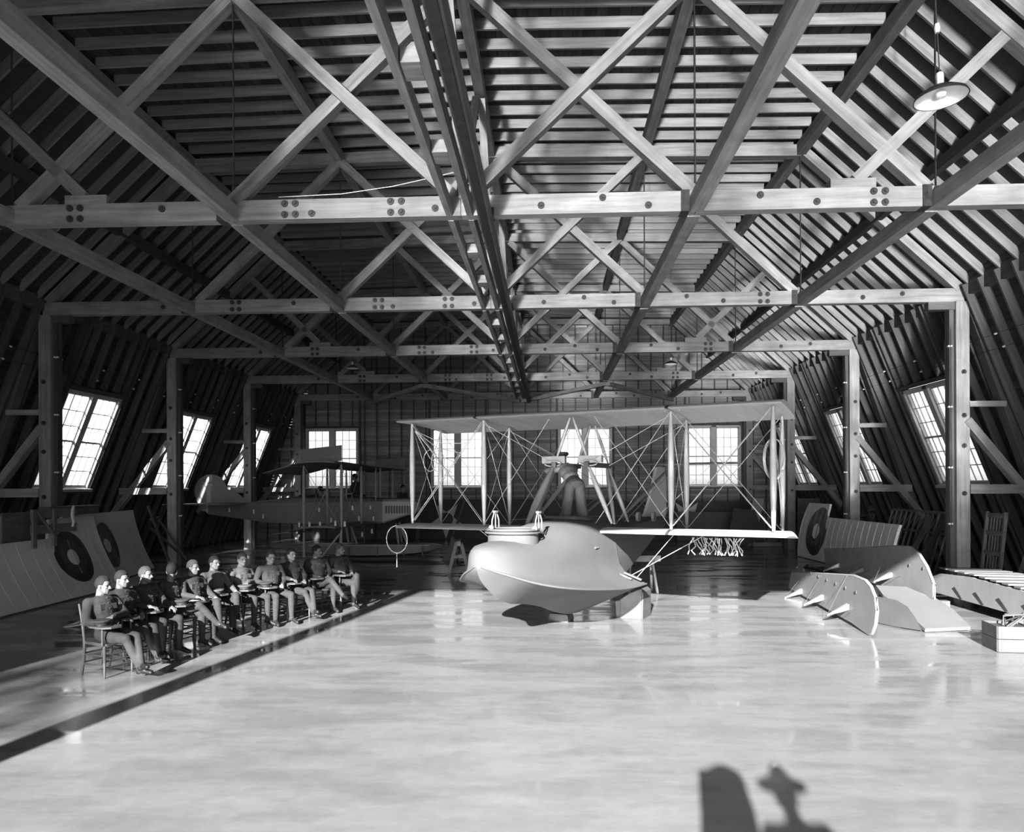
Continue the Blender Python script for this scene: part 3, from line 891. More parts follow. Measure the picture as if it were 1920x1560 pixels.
# fin-top steps and cleats on the port bow fin
for k, (x, y) in enumerate(((0.0, 0.98), (-0.12, 1.12))):
    MB().box((x, y, 0.92 - 0.02 * k), (0.05, 0.34, 0.03), Euler((-0.35, 0, 0)).to_matrix()).obj('foot_strip', 'boat_grey_in_sun', boat)
MB().box((0.72, 0.755, 1.46), (0.14, 0.02, 0.025)).obj('hand_grip', 'white_paint', boat)
for y in (-0.12, 0.95, 1.25):
    m = MB(); m.tube((-0.9, y, 1.93), (-0.9, y + 0.05, 1.93), 0.09, seg=14); m.obj('fairlead', 'white_paint', boat)
# rope loops hanging from the outer struts
m = MB()
for k in range(3):
    m.path([V(-0.25 - 0.1 * k, 3.50 + 0.10 * math.cos(a) * 1.6, 2.95 + 0.34 * math.sin(a)) for a in np.linspace(0, 2 * PI, 22, endpoint=False)], 0.009, seg=5, closed=True)
m.path([(XR, 3.5, 3.6), (XR + 0.1, 3.58, 3.0), (XR, 3.5, 2.5), (XR + 0.05, 3.56, 2.1), (XR, 3.5, 1.8)], 0.012, seg=5)
m.obj('control_cable_coil', 'rigging', boat)
m = MB()
for k in range(2):
    m.path([V(-0.3 - 0.3 * k, -3.30 + 0.16 * math.cos(a), 3.05 + 0.22 * math.sin(a)) for a in np.linspace(0, 2 * PI, 22, endpoint=False)], 0.008, seg=5, closed=True)
for k in range(4): m.path([(-0.05, -3.5, 3.66), (-0.3, -3.3 + 0.1 * k, 3.1 + 0.1 * k), (-0.5, -2.9 + 0.12 * k, 2.8 + 0.2 * k)], 0.008, seg=5)
m.obj('control_cable_coil', 'rigging', boat)
m = MB().path([V(0.10, -3.86 + 0.26 * math.cos(a), 1.43 + 0.28 * math.sin(a)) for a in np.linspace(0, 2 * PI, 26, endpoint=False)], 0.011, seg=6, closed=True)
m.path([V(0.10, -3.86, 1.15), V(0.10, -3.86, 0.86)], 0.007, seg=5)
m.obj('wing_tip_skid_hoop', 'rigging', boat)
r = random.Random(5)
m = MB()
for k in range(26):
    p = V(-0.7 + r.uniform(-.1, .1), 2.05 + 0.035 * k, 1.58); pts = [p]
    for j in range(4): pts.append(pts[-1] + V(r.uniform(-.05, .05), r.uniform(-.07, .07), -0.075))
    m.path(pts, 0.011, seg=4)
m.obj('hanging_cord_fringe', 'rigging', boat, kind='stuff')

# chocks and trestles under it
def w2(x, y): c, s = math.cos(BOAT_R), math.sin(BOAT_R); return V(BOAT_O.x + c * x - s * y, BOAT_O.y + s * x + c * y, 0)
t = thing('keel_block', 'small upright wooden block under the keel of the flying boat', 'block', V(0.22, 13.95, 0), BOAT_R)
m = MB(); s_ = [[V(x * k, y * k, z) for x, y in ((-.14, -.20), (.14, -.20), (.14, .20), (-.14, .20))] for z, k in ((0.0, 0.95), (0.04, 1.0), (0.135, 0.9))]
m.loft(s_, smooth=False).obj('block', 'raw_wood', t)
MB().box((0, 0, 0.141), (0.26, 0.3, 0.010)).obj('packing_pad', 'dark_inside', t)
pb = V(1.62, 14.45, 0)
t = thing('side_chock', 'big pale wooden chock at the outer edge of the hull on its right', 'block', pb, BOAT_R)
m = MB(); m.prism([(-.26, 0), (.26, 0), (.27, .50), (.20, .56), (.0, .47), (-.2, .33), (-.28, .30)], (0, 0, 0), (0, 1, 0), (0, 0, 1), 0.5)
m.obj('chock', 'raw_wood', t)
MB().box((0.26, 0.22, 0.28), (0.02, 0.05, 0.56)).obj('batten', 'raw_wood', t); MB().box((0.26, -0.2, 0.16), (0.02, 0.05, 0.32)).obj('batten', 'raw_wood', t)
mat('wood_in_shade', 0.20, 0.85, 0.25, (2, 9, 9))  # copy of the raw wood, made paler for trestles standing in shade
def sawhorse(name, label, loc, rz, L, H, group=None, spread=0.22):
    t = thing(name, label, 'sawhorse', loc, rz, group)
    beam_ = MB().box((0, 0, H - 0.07), (L, 0.12, 0.14)).obj('top_rail', 'wood_in_shade', t)
    for sx in (-1, 1):
        for sy in (-1, 1):
            MB().bar((sx * (L / 2 - 0.22), sy * 0.07, H - 0.08), (sx * (L / 2 - 0.14), sy * (0.07 + spread), 0.0), 0.09, 0.05, (1, 0, 0)).obj('leg', 'wood_in_shade', t)
        MB().box((sx * (L / 2 - 0.19), 0, H * 0.52), (0.03, 2 * spread * 0.7 + 0.12, 0.09)).obj('brace', 'wood_in_shade', t)
    return t
sawhorse('sawhorse', 'pale wooden sawhorse standing behind the hull under the lower wing', V(2.15, 17.75, 0), 0.1, 0.95, 0.86)
# ------------------------------------------------------------------ people
mat('skin', 0.0988, 0.6, 0.06, (6, 6, 6))
mat('hair_dark', 0.006, 0.85, 0.3, (30, 30, 30))
mat('hair_fair', 0.03, 0.85, 0.3, (30, 30, 30))
mat('tunic', 0.02432, 0.9, 0.14, (9, 9, 9), bump=0.25)
mat('tunic_light', 0.0646, 0.9, 0.14, (9, 9, 9), bump=0.25)
mat('breeches', 0.021, 0.9, 0.14, (9, 9, 9), bump=0.2)
mat('puttee', 0.024, 0.9, 0.14, (4, 4, 22), bump=0.2)
mat('boot', 0.012, 0.45, 0.2, (8, 8, 8))
mat('shirt', 0.13, 0.9, 0.1, (6, 6, 6))
mat('overalls', 0.055, 0.9, 0.18, (5, 5, 5), bump=0.3)
mat('lips', 0.07, 0.6, 0.05)
mat('eye_dark', 0.02, 0.3, 0.05)
mat('brass', 0.19, 0.35, 0.05, metallic=0.8)

def remesh(mb, voxel, smooth=4):
    me = mb.mesh('tmp', ['skin'])
    o = bpy.data.objects.new('tmp', me); COL.objects.link(o)
    md = o.modifiers.new('r', 'REMESH'); md.mode = 'VOXEL'; md.voxel_size = voxel
    if smooth:
        sm = o.modifiers.new('s', 'SMOOTH'); sm.iterations = smooth; sm.factor = 0.5
    dg = bpy.context.evaluated_depsgraph_get(); dg.update()
    out = bpy.data.meshes.new_from_object(o.evaluated_get(dg))
    n = len(out.vertices)
    co = np.empty(n * 3); out.vertices.foreach_get('co', co); co = co.reshape(-1, 3)
    fs = [tuple(p.vertices) for p in out.polygons]
    bpy.data.objects.remove(o); bpy.data.meshes.remove(out); bpy.data.meshes.remove(me)
    return co, fs

def caps(mb, p0, p1, r0, r1, seg=10):
    p0, p1 = Vector(p0), Vector(p1)
    mb.ball(p0, r0, seg, 7); mb.ball(p1, r1, seg, 7)
    if (p1 - p0).length > 1e-4: mb.tube(p0, p1, r0, r1, seg)
    return mb

# generic head: local origin at head centre, face towards +X, Z up; 23 cm tall
def make_head():
    m = MB()
    m.ball((-0.008, 0, 0.028), (0.096, 0.076, 0.088), 16, 12)      # cranium
    m.ball((0.026, 0, -0.030), (0.062, 0.060, 0.082), 14, 10)      # face
    m.ball((0.048, 0, -0.086), (0.034, 0.034, 0.026), 10, 8)       # chin
    for s in (-1, 1):
        caps(m, (0.0, s * 0.056, -0.040), (0.045, s * 0.030, -0.082), 0.024, 0.018, 8)   # jaw
        m.ball((0.060, s * 0.036, -0.020), (0.024, 0.022, 0.018), 8, 6)                  # cheekbone
        m.ball((0.072, s * 0.030, 0.022), (0.020, 0.030, 0.010), 8, 6)                   # brow
        m.ball((-0.006, s * 0.080, -0.012), (0.022, 0.010, 0.033), 8, 6)                 # ear
    caps(m, (0.082, 0, 0.012), (0.106, 0, -0.026), 0.008, 0.013, 8)                      # nose
    for s in (-1, 1): m.ball((0.094, s * 0.013, -0.031), 0.009, 8, 6)
    caps(m, (0.080, -0.016, -0.058), (0.080, 0.016, -0.058), 0.009, 0.009, 6)            # lips
    caps(m, (0.078, -0.013, -0.067), (0.078, 0.013, -0.067), 0.009, 0.009, 6)
    caps(m, (-0.030, 0, -0.050), (-0.045, 0, -0.190), 0.055, 0.060, 10)                  # neck
    co, fs = remesh(m, 0.0075, 2)
    mi = []
    for f in fs:
        c = co[list(f)].mean(0)
        mi.append(1 if (c[0] > 0.074 and abs(c[1]) < 0.021 and -0.073 < c[2] < -0.052) else 0)
    e = MB()
    for s in (-1, 1): e.ball((0.075, s * 0.031, 0.002), (0.009, 0.014, 0.008), 8, 6)
    base = len(co)
    co = np.vstack([co, np.array(e.v)]); fs = fs + [tuple(i + base for i in f) for f in e.f]; mi = mi + [2] * len(e.f)
    return co, fs, mi
HEAD = make_head()
def make_hair(parting=1):
    """short hair, clipped at back and sides; a closed shell round the top of the skull"""
    m = MB(); seg, rings = 22, 12
    outer, inner = [], []
    for i in range(rings):
        for j in range(seg):
            a = 2 * PI * j / seg
            fx = math.cos(a)
            zlow = 0.070 if fx > 0.55 else (0.02 if fx > 0.1 else (-0.03 if fx > -0.5 else -0.062))
            tmax = math.acos(max(-1, min(1, (zlow - 0.030) / 0.092)))
            t = tmax * i / (rings - 1)
            bump = 0.012 * max(0, math.cos(t)) + 0.004 * math.sin(5 * a + parting) * math.sin(t * 3)
            edge = 0.003 if i == rings - 1 else 0.009
            p = V(math.sin(t) * math.cos(a), math.sin(t) * math.sin(a), math.cos(t))
            q = V(-0.010 + p.x * (0.097 + edge), p.y * (0.077 + edge), 0.030 + p.z * (0.089 + edge) + bump)
            outer.append(q)
            inner.append(V(-0.010 + p.x * 0.090, p.y * 0.070, 0.030 + p.z * 0.082))
    fs = []
    for i in range(rings - 1):
        for j in range(seg):
            k = (j + 1) % seg
            fs.append((i * seg + j, (i + 1) * seg + j, (i + 1) * seg + k, i * seg + k))
    m.add(outer, fs, 0, True); m.add(inner, [tuple(reversed(f)) for f in fs], 0, True)
    n = (rings - 1) * seg
    m.add(outer[n:] + inner[n:], [(j, seg + j, seg + (j + 1) % seg, (j + 1) % seg) for j in range(seg)], 0, True)
    return m
HAIR = {k: make_hair(1).mesh('hair', k) for k in ('hair_dark', 'hair_fair')}

# generic right hand: wrist at origin, fingers along +X, palm down (-Z), thumb towards +Y
def make_hand(curl):
    m = MB()
    m.ball((0.045, 0, 0), (0.052, 0.040, 0.016), 10, 8)
    caps(m, (-0.02, 0, 0), (0.02, 0, 0), 0.026, 0.027, 8)
    for k, (y, L) in enumerate(((0.030, 0.070), (0.010, 0.080), (-0.010, 0.074), (-0.029, 0.056))):
        p = V(0.082 - 0.004 * abs(k - 1), y, 0.002); a = 0.0
        for f, rr in ((0.45, 0.0092), (0.31, 0.0084), (0.24, 0.0074)):
            a += curl * (0.7 if f == 0.45 else 1.0)
            q = p + V(math.cos(a) * L * f, 0.0, -math.sin(a) * L * f)
            caps(m, p, q, rr, rr * 0.92, 7); p = q
    p = V(0.022, 0.030, -0.002)
    for d, L, rr in ((V(0.62, 0.70, -0.25), 0.040, 0.0125), (V(0.80, 0.42, -0.40), 0.030, 0.0105), (V(0.92, 0.20, -0.45), 0.024, 0.009)):
        q = p + d.normalized() * L; caps(m, p, q, rr, rr * 0.9, 7); p = q
    return remesh(m, 0.0052, 1)
HANDS = {'relaxed': make_hand(0.38), 'closed': make_hand(0.75)}

def person(label, loc, rz, pose, group=None, tunic='tunic', legs='breeches', hair='hair_dark', shin='puttee', head_yaw=0.0, head_pitch=0.0, head_roll=0.0):
    """pose: joint dictionary in the person's own frame (facing +X, left +Y). One continuous body mesh with head and hands."""
    J = {k: Vector(v) for k, v in pose.items()}
    m = MB(); caplist = []
    def C(a, b, r0, r1, tag_, seg=10):
        a, b = (J[a] if isinstance(a, str) else Vector(a)), (J[b] if isinstance(b, str) else Vector(b))
        caps(m, a, b, r0, r1, seg); caplist.append((np.array(a), np.array(b), (r0 + r1) / 2, tag_))
    P, N = J['pelvis'], J['neck']
    spine = (N - P); sd = spine.normalized(); R = frame(J['sho_l'] - J['sho_r'], sd)   # x: to the left, z: up the spine
    side = (J['sho_l'] - J['sho_r']).normalized(); fwd = side.cross(sd)
    def torso(c, rx, ry, rz_):                                       # rx along side, ry along forward, rz along spine
        m.ball(c, (rx, ry, rz_), 14, 10, R)
    T1 = P + sd * 0.06; T2 = P + sd * 0.20; T3 = P + spine * 0.62; T4 = P + spine * 0.84
    torso(P, 0.175, 0.135, 0.12); torso(T2, 0.160, 0.130, 0.15); torso(T3, 0.185, 0.130, 0.17); torso(T4, 0.195, 0.112, 0.10)
    for c in (P + sd * 0.02, T2, T3, T4): caplist.append((np.array(c - side * 0.09), np.array(c + side * 0.09), 0.11, 'leg' if (legs == 'overalls' and c is not T2 and c is not T3 and c is not T4) else 'torso'))
    m.tube(P - sd * 0.06, P + sd * 0.10, 0.165, 0.150, 14, flat=0.8)
    C(N - sd * 0.05, N + sd * 0.02, 0.085, 0.062, 'torso')           # stand collar
    for s in 'lr':
        C(T4 + side * (0.10 if s == 'l' else -0.10), 'sho_' + s, 0.080, 0.072, 'torso')
        C('sho_' + s, 'elb_' + s, 0.072, 0.056, 'torso')
        w_ = J['wri_' + s]; e_ = J['elb_' + s]
        C('elb_' + s, e_.lerp(w_, 0.92), 0.052, 0.038, 'torso')
        C('hip_' + s, 'kne_' + s, 0.105 if legs == 'overalls' else 0.092, 0.098 if legs == 'overalls' else 0.066, 'leg')
        C(J['hip_' + s] * 1.0, J['hip_' + s].lerp(J['kne_' + s], 0.55), 0.098, 0.092, 'leg')   # breeches' flare
        k_, a_ = J['kne_' + s], J['ank_' + s]
        w2_ = 1.7 if legs == 'overalls' else 1.0
        C('kne_' + s, k_.lerp(a_, 0.35), 0.060 * w2_, 0.060 * w2_, 'shin'); C(k_.lerp(a_, 0.35), a_, 0.060 * w2_, 0.042 * (w2_ * 1.35 if w2_ > 1 else 1), 'shin')
        C(a_, J['toe_' + s], 0.044, 0.034, 'boot'); t_ = J['toe_' + s]
        heel = a_ - (t_ - a_).normalized() * 0.045 + V(0, 0, -0.03); C(a_, heel, 0.04, 0.034, 'boot')
    co, fs = remesh(m, 0.0125, 4)
    cen = np.array([co[list(f)].mean(0) for f in fs])
    best = np.full(len(fs), 9.0); tg = np.zeros(len(fs), int)
    names = ['torso', 'leg', 'shin', 'boot']
    for a, b, r, t in caplist:
        ab = b - a; L2 = max(ab @ ab, 1e-9)
        u = np.clip(((cen - a) @ ab) / L2, 0, 1)
        d = np.linalg.norm(cen - a - u[:, None] * ab, axis=1) - r
        better = d < best; best[better] = d[better]; tg[better] = names.index(t)
    mats = [tunic, legs, shin, 'boot', 'skin', 'lips', 'eye_dark']
    V_, F_, M_ = [co], list(fs), list(tg)
    base = len(co)
    Hm = Matrix.Translation(J['head']) @ Euler((head_roll, head_pitch, head_yaw)).to_matrix().to_4x4()
    hc, hf, hm = HEAD
    hw_ = np.array([(Hm @ Vector(p))[:] for p in hc])
    V_.append(hw_); F_ += [tuple(i + base for i in f) for f in hf]; M_ += [4 + k for k in hm]; base += len(hc)
    for s in 'lr':
        w_, e_ = J['wri_' + s], J['elb_' + s]
        hd = (J.get('hand_' + s) - w_) if ('hand_' + s) in J else (w_ - e_)
        upv = J.get('pup_' + s, V(0, 0, 1))
        Rm = frame(hd, upv)
        c2, f2 = HANDS['relaxed' if s == 'r' else 'closed']
        mir = -1.0 if s == 'l' else 1.0
        pts = np.array([(w_ + Rm @ Vector((p[0], p[1] * mir, p[2])))[:] for p in c2])
        V_.append(pts); F_ += [tuple(i + base for i in (f if mir > 0 else reversed(f))) for f in f2]; M_ += [4] * len(f2); base += len(c2)
    allv = np.vstack(V_)
    me = bpy.data.meshes.new('person')
    me.from_pydata([tuple(p) for p in allv], [], F_)
    for x in mats: me.materials.append(MATS[x])
    me.polygons.foreach_set('material_index', M_)
    me.polygons.foreach_set('use_smooth', [True] * len(F_))
    o = link('person', me, None, loc, (0, 0, rz)); tag(o, label, 'person', group)
    h = link('hair', HAIR[hair], o); h.matrix_local = Hm
    # tunic details: belt, collar line, buttons, pockets
    if tunic not in ('overalls', 'shirt'):
        b = MB(); bc = P + sd * 0.115
        b.path([bc + side * (0.158 * math.cos(a)) + fwd * (0.128 * math.sin(a)) for a in np.linspace(0, 2 * PI, 24, endpoint=False)], 0.013, seg=6, closed=True)
        b.obj('belt', 'boot', o)
        for k in range(5):
            q = P + sd * (0.16 + 0.075 * k) + fwd * (0.132 if k < 3 else 0.128 - 0.010 * (k - 2)); MB().ball(q, 0.008, 6, 5).obj('button', 'brass', o)
        for s in (-1, 1):
            q = P + spine * 0.66 + side * 0.085 * s + fwd * 0.112
            MB().box(q - fwd * 0.004 + sd * 0.01, (0.07, 0.02, 0.075), Matrix((side, fwd, sd)).transposed()).obj('breast_pocket', tunic, o)
    return o

def seated(cross=None, lean=0.20, right='tablet', left='lap', spread=0.07, hz=0.0):
    """cross: None feet flat, 'l_over' left shin across right knee, 'r_over', 'ankles' legs stretched and crossed"""
    sl, cl = math.sin(lean), math.cos(lean)
    P = V(-0.03, 0, 0.555); N = P + V(-0.50 * sl, 0, 0.50 * cl)
    d = dict(pelvis=P, neck=N, head=N + V(0.045, 0, 0.145), sho_l=N + V(0.0, 0.19, -0.065), sho_r=N + V(0.0, -0.19, -0.065),
             hip_l=P + V(0.05, 0.095, -0.02), hip_r=P + V(0.05, -0.095, -0.02))
    for s, q in (('l', 1), ('r', -1)):
        d['kne_' + s] = V(0.43, q * (0.08 + spread), 0.535); d['ank_' + s] = V(0.42, q * (0.09 + spread), 0.10); d['toe_' + s] = V(0.58, q * (0.12 + spread), 0.042)
    if cross in ('l_over', 'r_over'):
        s, o, q = ('l', 'r', 1) if cross == 'l_over' else ('r', 'l', -1)
        d['kne_' + o] = V(0.43, -q * 0.08, 0.535); d['ank_' + o] = V(0.44, -q * 0.07, 0.10); d['toe_' + o] = V(0.60, -q * 0.08, 0.042)
        d['kne_' + s] = V(0.45, -q * 0.0, 0.665); d['ank_' + s] = V(0.66, -q * 0.16, 0.36); d['toe_' + s] = V(0.80, -q * 0.18, 0.31)
    if cross == 'figure4':
        d['kne_l'] = V(0.36, 0.26, 0.62); d['ank_l'] = V(0.46, -0.12, 0.63); d['toe_l'] = V(0.52, -0.26, 0.62)
    if cross == 'ankles':
        d['kne_l'] = V(0.44, 0.08, 0.52); d['kne_r'] = V(0.44, -0.08, 0.52)
        d['ank_l'] = V(0.66, -0.02, 0.17); d['toe_l'] = V(0.80, -0.05, 0.18); d['ank_r'] = V(0.60, 0.02, 0.10); d['toe_r'] = V(0.75, 0.05, 0.08)
    if right == 'tablet':
        d['elb_r'] = V(-0.06, -0.30, 0.79); d['wri_r'] = V(0.17, -0.25, 0.765); d['hand_r'] = d['wri_r'] + V(0.1, 0.05, -0.005)
    elif right == 'reach':
        d['elb_r'] = V(0.06, -0.31, 0.80); d['wri_r'] = V(0.30, -0.28, 0.775); d['hand_r'] = d['wri_r'] + V(0.1, 0.02, -0.01)
    else:
        d['elb_r'] = V(-0.05, -0.29, 0.74); d['wri_r'] = V(0.16, -0.10, 0.70); d['hand_r'] = d['wri_r'] + V(0.06, 0.08, -0.02)
    if left == 'lap':
        d['elb_l'] = V(-0.04, 0.28, 0.74); d['wri_l'] = V(0.17, 0.11, 0.70); d['hand_l'] = d['wri_l'] + V(0.08, -0.06, -0.03)
    elif left == 'knee':
        d['elb_l'] = V(0.02, 0.27, 0.76); d['wri_l'] = V(0.25, 0.17, 0.70); d['hand_l'] = d['wri_l'] + V(0.1, -0.01, -0.03)
    else:
        d['elb_l'] = V(-0.02, 0.27, 0.78); d['wri_l'] = V(0.14, -0.04, 0.79); d['hand_l'] = d['wri_l'] + V(0.05, -0.09, 0.0)
    return d

# ------------------------------------------------------------------ tablet-arm chairs
mat('chair_wood', 0.057, 0.5, 0.2, (3, 9, 9))
def make_chair():
    t = thing('tablet_arm_chair', '', 'chair')
    # back posts: gently bent
    for y in (-0.20, 0.20):
        MB().path([(-0.27, y, 0.0), (-0.225, y, 0.22), (-0.205, y, 0.45), (-0.245, y, 0.70), (-0.315, y, 0.955)], [0.018, 0.021, 0.022, 0.020, 0.015], seg=8).obj('back_post', 'chair_wood', t)
    for z, dx in ((0.88, -0.296), (0.74, -0.257), (0.60, -0.228)):
        MB().path([(dx, -0.20, z), (dx - 0.025, -0.1, z), (dx - 0.034, 0, z), (dx - 0.025, 0.1, z), (dx, 0.20, z)], 0.012, seg=6).obj('back_slat', 'chair_wood', t)
    MB().prism([(-0.215, -0.20), (0.19, -0.225), (0.215, -0.19), (0.215, 0.19), (0.19, 0.225), (-0.215, 0.20)], (0, 0, 0.44), (1, 0, 0), (0, 1, 0), 0.028).obj('seat', 'chair_wood', t)
    for y in (-0.205, 0.205):
        MB().lathe([(0.010, 0), (0.015, 0.02), (0.017, 0.10), (0.021, 0.2), (0.015, 0.215), (0.022, 0.235), (0.022, 0.40), (0.02, 0.43)], (0.19, y, 0), 10).obj('front_leg', 'chair_wood', t)
        for z in (0.16, 0.29): MB().tube((-0.225, y, z), (0.19, y, z), 0.010, seg=6).obj('rung', 'chair_wood', t)
    for x, zs in ((0.19, (0.14, 0.22, 0.30)), (-0.225, (0.18, 0.30))):
        for z in zs: MB().tube((x, -0.205, z), (x, 0.205, z), 0.010, seg=6).obj('rung', 'chair_wood', t)
    arm = MB().prism([(-0.235, -0.245), (-0.235, -0.185), (0.0, -0.195), (0.12, -0.10), (0.34, -0.07), (0.42, -0.13), (0.42, -0.28), (0.33, -0.355), (0.10, -0.35), (-0.06, -0.275)], (0, 0, 0.695), (1, 0, 0), (0, 1, 0), 0.022).obj('tablet_arm', 'chair_wood', t)
    MB().lathe([(0.014, 0.43), (0.018, 0.47), (0.012, 0.50), (0.017, 0.53), (0.014, 0.60), (0.017, 0.66), (0.014, 0.684)], (0.19, -0.235, 0), 10).obj('arm_support', 'chair_wood', t)
    MB().tube((-0.205, -0.20, 0.455), (0.19, -0.235, 0.455), 0.012, seg=6).obj('side_rail', 'chair_wood', t)
    l_arm = MB().path([(-0.245, 0.215, 0.68), (-0.05, 0.245, 0.69), (0.15, 0.245, 0.685)], 0.016, seg=6).obj('arm_rest', 'chair_wood', t)
    MB().lathe([(0.012, 0.44), (0.017, 0.50), (0.011, 0.56), (0.013, 0.675)], (0.13, 0.235, 0), 8).obj('arm_support', 'chair_wood', t)
    return t
MEN = [  # head x, head y, facing (deg), pose, options
 (-6.06, 9.90, -22, dict(cross='ankles', lean=0.24, right='lap', left='arm'), dict(head_yaw=0.35, head_pitch=0.05), 'dark haired man in dark tunic, front chair at the left end, ankles crossed'),
 (-6.16, 10.52, -20, dict(cross='ankles', lean=0.20, right='tablet', left='lap'), dict(head_yaw=0.15), 'man with parted hair seated just behind the front man'),
 (-6.10, 11.05, -18, dict(cross=None, lean=0.16, right='reach', left='knee'), dict(hair='hair_fair', head_yaw=0.2), 'fair haired man, third from front, forearm stretched along his tablet arm'),
 (-5.98, 11.60, -12, dict(cross='r_over', lean=0.14, right='lap', left='lap'), dict(head_yaw=1.9, head_roll=0.1), 'man turned away with his head to the back, fourth in the row'),
 (-5.84, 12.02, -20, dict(cross='l_over', lean=0.14, right='reach', left='knee'), dict(hair='hair_fair', head_yaw=0.15), 'man in dark tunic, legs crossed, holding papers on his tablet arm, fifth in row'),
 (-5.84, 12.80, -26, dict(cross='l_over', lean=0.20, right='tablet', left='knee'), dict(tunic='tunic_light', head_yaw=0.05), 'man in lighter tunic with crossed legs behind the man with papers'),
 (-5.58, 13.36, -26, dict(cross=None, lean=0.12, right='lap', left='arm'), dict(tunic='tunic_light', hair='hair_fair', head_yaw=-0.25), 'man in light tunic, arms folded over his tablet, cap beside him'),
 (-5.20, 13.75, -42, dict(cross=None, lean=0.14, right='tablet', left='lap'), dict(head_yaw=-0.05), 'round faced dark haired man facing the camera, cap on his tablet arm'),
 (-5.02, 14.35, -36, dict(cross='ankles', lean=0.22, right='reach', left='lap'), dict(head_yaw=0.1, head_pitch=-0.1), 'man leaning back with pale puttees stretched forward, third from the row end'),
 (-4.74, 15.08, -44, dict(cross='r_over', lean=0.18, right='lap', left='lap'), dict(head_yaw=0.5), 'man with hands in his lap, second from the far end of the row'),
 (-4.42, 15.60, -34, dict(cross='l_over', lean=0.20, right='tablet', left='lap'), dict(hair='hair_fair', head_yaw=0.45), 'fair man at the far end of row, one leg crossed with foot out'),
]
CH = make_chair()
CHLAB = ['wooden tablet-arm chair in front at the left end, its bent back posts in full view', 'tablet-arm chair behind the front chair, second in the row',
 'tablet-arm chair of the fair man whose forearm lies along it', 'tablet-arm chair under the man with his head turned back', 'tablet-arm chair of the man holding papers',
 'tablet-arm chair of the light-tunic man with crossed legs', 'tablet-arm chair of the light-tunic man with folded arms', 'tablet-arm chair of the round faced man, cap on it',
 'tablet-arm chair of the man with pale stretched puttees', 'tablet-arm chair second from the far row end', 'tablet-arm chair at the far end of the row']
PLACES = []
for i, (hx, hy, deg, pz, opt, lab) in enumerate(MEN):
    d = seated(**pz); a = math.radians(deg)
    hl = d['head']
    ox, oy = hx - (math.cos(a) * hl.x - math.sin(a) * hl.y), hy - (math.sin(a) * hl.x + math.cos(a) * hl.y)
    person(lab, (ox, oy, 0), a, d, 'men seated in the row of tablet-arm chairs', **opt)
    c = CH if i == 0 else copy_tree(CH)
    c.location = (ox, oy, 0); c.rotation_euler = (0, 0, a); c['label'] = CHLAB[i]; c['category'] = 'chair'; c['group'] = 'tablet-arm chairs in a curved row'
    PLACES.append((ox, oy, a))
def on_tablet(i, x, y, z=0.706):
    ox, oy, a = PLACES[i]
    return V(ox + math.cos(a) * x - math.sin(a) * y, oy + math.sin(a) * x + math.cos(a) * y, z), a
def service_cap(i, x, y, rz, label, m_='tunic'):
    p, a = on_tablet(i, x, y)
    t = thing('service_cap', label, 'cap', p, a + rz, 'caps lying on the tablet arms')
    MB().lathe([(0.085, 0.0), (0.088, 0.035), (0.12, 0.065), (0.118, 0.080), (0.05, 0.086), (0.0005, 0.086)], seg=18).obj('crown', m_, t)
    MB().lathe([(0.0895, 0.004), (0.0905, 0.03)], seg=18).obj('band', 'boot', t)
    MB().prism([(0.08 * math.cos(b), 0.08 * math.sin(b)) for b in np.linspace(-1.0, 1.0, 8)] + [(0.135 * math.cos(b), 0.09 * math.sin(b)) for b in np.linspace(0.9, -0.9, 8)], (0, 0, 0.008), (1, 0, 0), (0, 1, 0), 0.006).obj('peak', 'boot', t)
    return t
service_cap(0, 0.20, -0.25, 0.3, 'dark peaked cap on the tablet of the front chair')
service_cap(3, 0.30, -0.22, 0.2, 'dark peaked cap on the tablet of the man turned away')
service_cap(5, 0.27, -0.25, 0.4, 'pale peaked cap on the tablet of the crossed-leg man in light tunic', 'tunic_light')
service_cap(6, 0.30, -0.25, 0.2, 'pale peaked cap on the tablet of the man with folded arms', 'tunic_light')
service_cap(7, 0.22, -0.24, 0.1, 'dark peaked cap on the tablet of the round faced man')
# papers and books on two tablets
mat('paper', 0.1672, 0.8, 0.05)
p, a = on_tablet(4, 0.16, -0.20, 0.712)
t = thing('paper_sheets', 'white papers under the hand of the fifth man', 'paper', p, a)
MB().box((0, 0, 0), (0.28, 0.20, 0.006)).obj('sheet', 'paper', t); MB().box((0.01, 0.01, 0.006), (0.27, 0.19, 0.004), Euler((0, 0, 0.15)).to_matrix()).obj('sheet', 'paper', t)
for k, (z, w_) in enumerate(((0.706, 0.0), (0.734, 0.12))):
    p, a = on_tablet(3, 0.10, -0.26, z)
    t = thing('book', ('lower' if k == 0 else 'upper') + ' of the two pale books stacked on the tablet of the man turned away', 'book', p, a + w_, 'two books on the tablet')
    MB().box((0, 0, 0.013), (0.20, 0.14, 0.018)).obj('pages', 'paper', t)
    MB().box((0, 0, 0.002), (0.205, 0.145, 0.004)).box((0, 0, 0.024), (0.205, 0.145, 0.004)).box((0, -0.0715, 0.013), (0.205, 0.003, 0.026)).obj('cover', 'tunic_light', t)
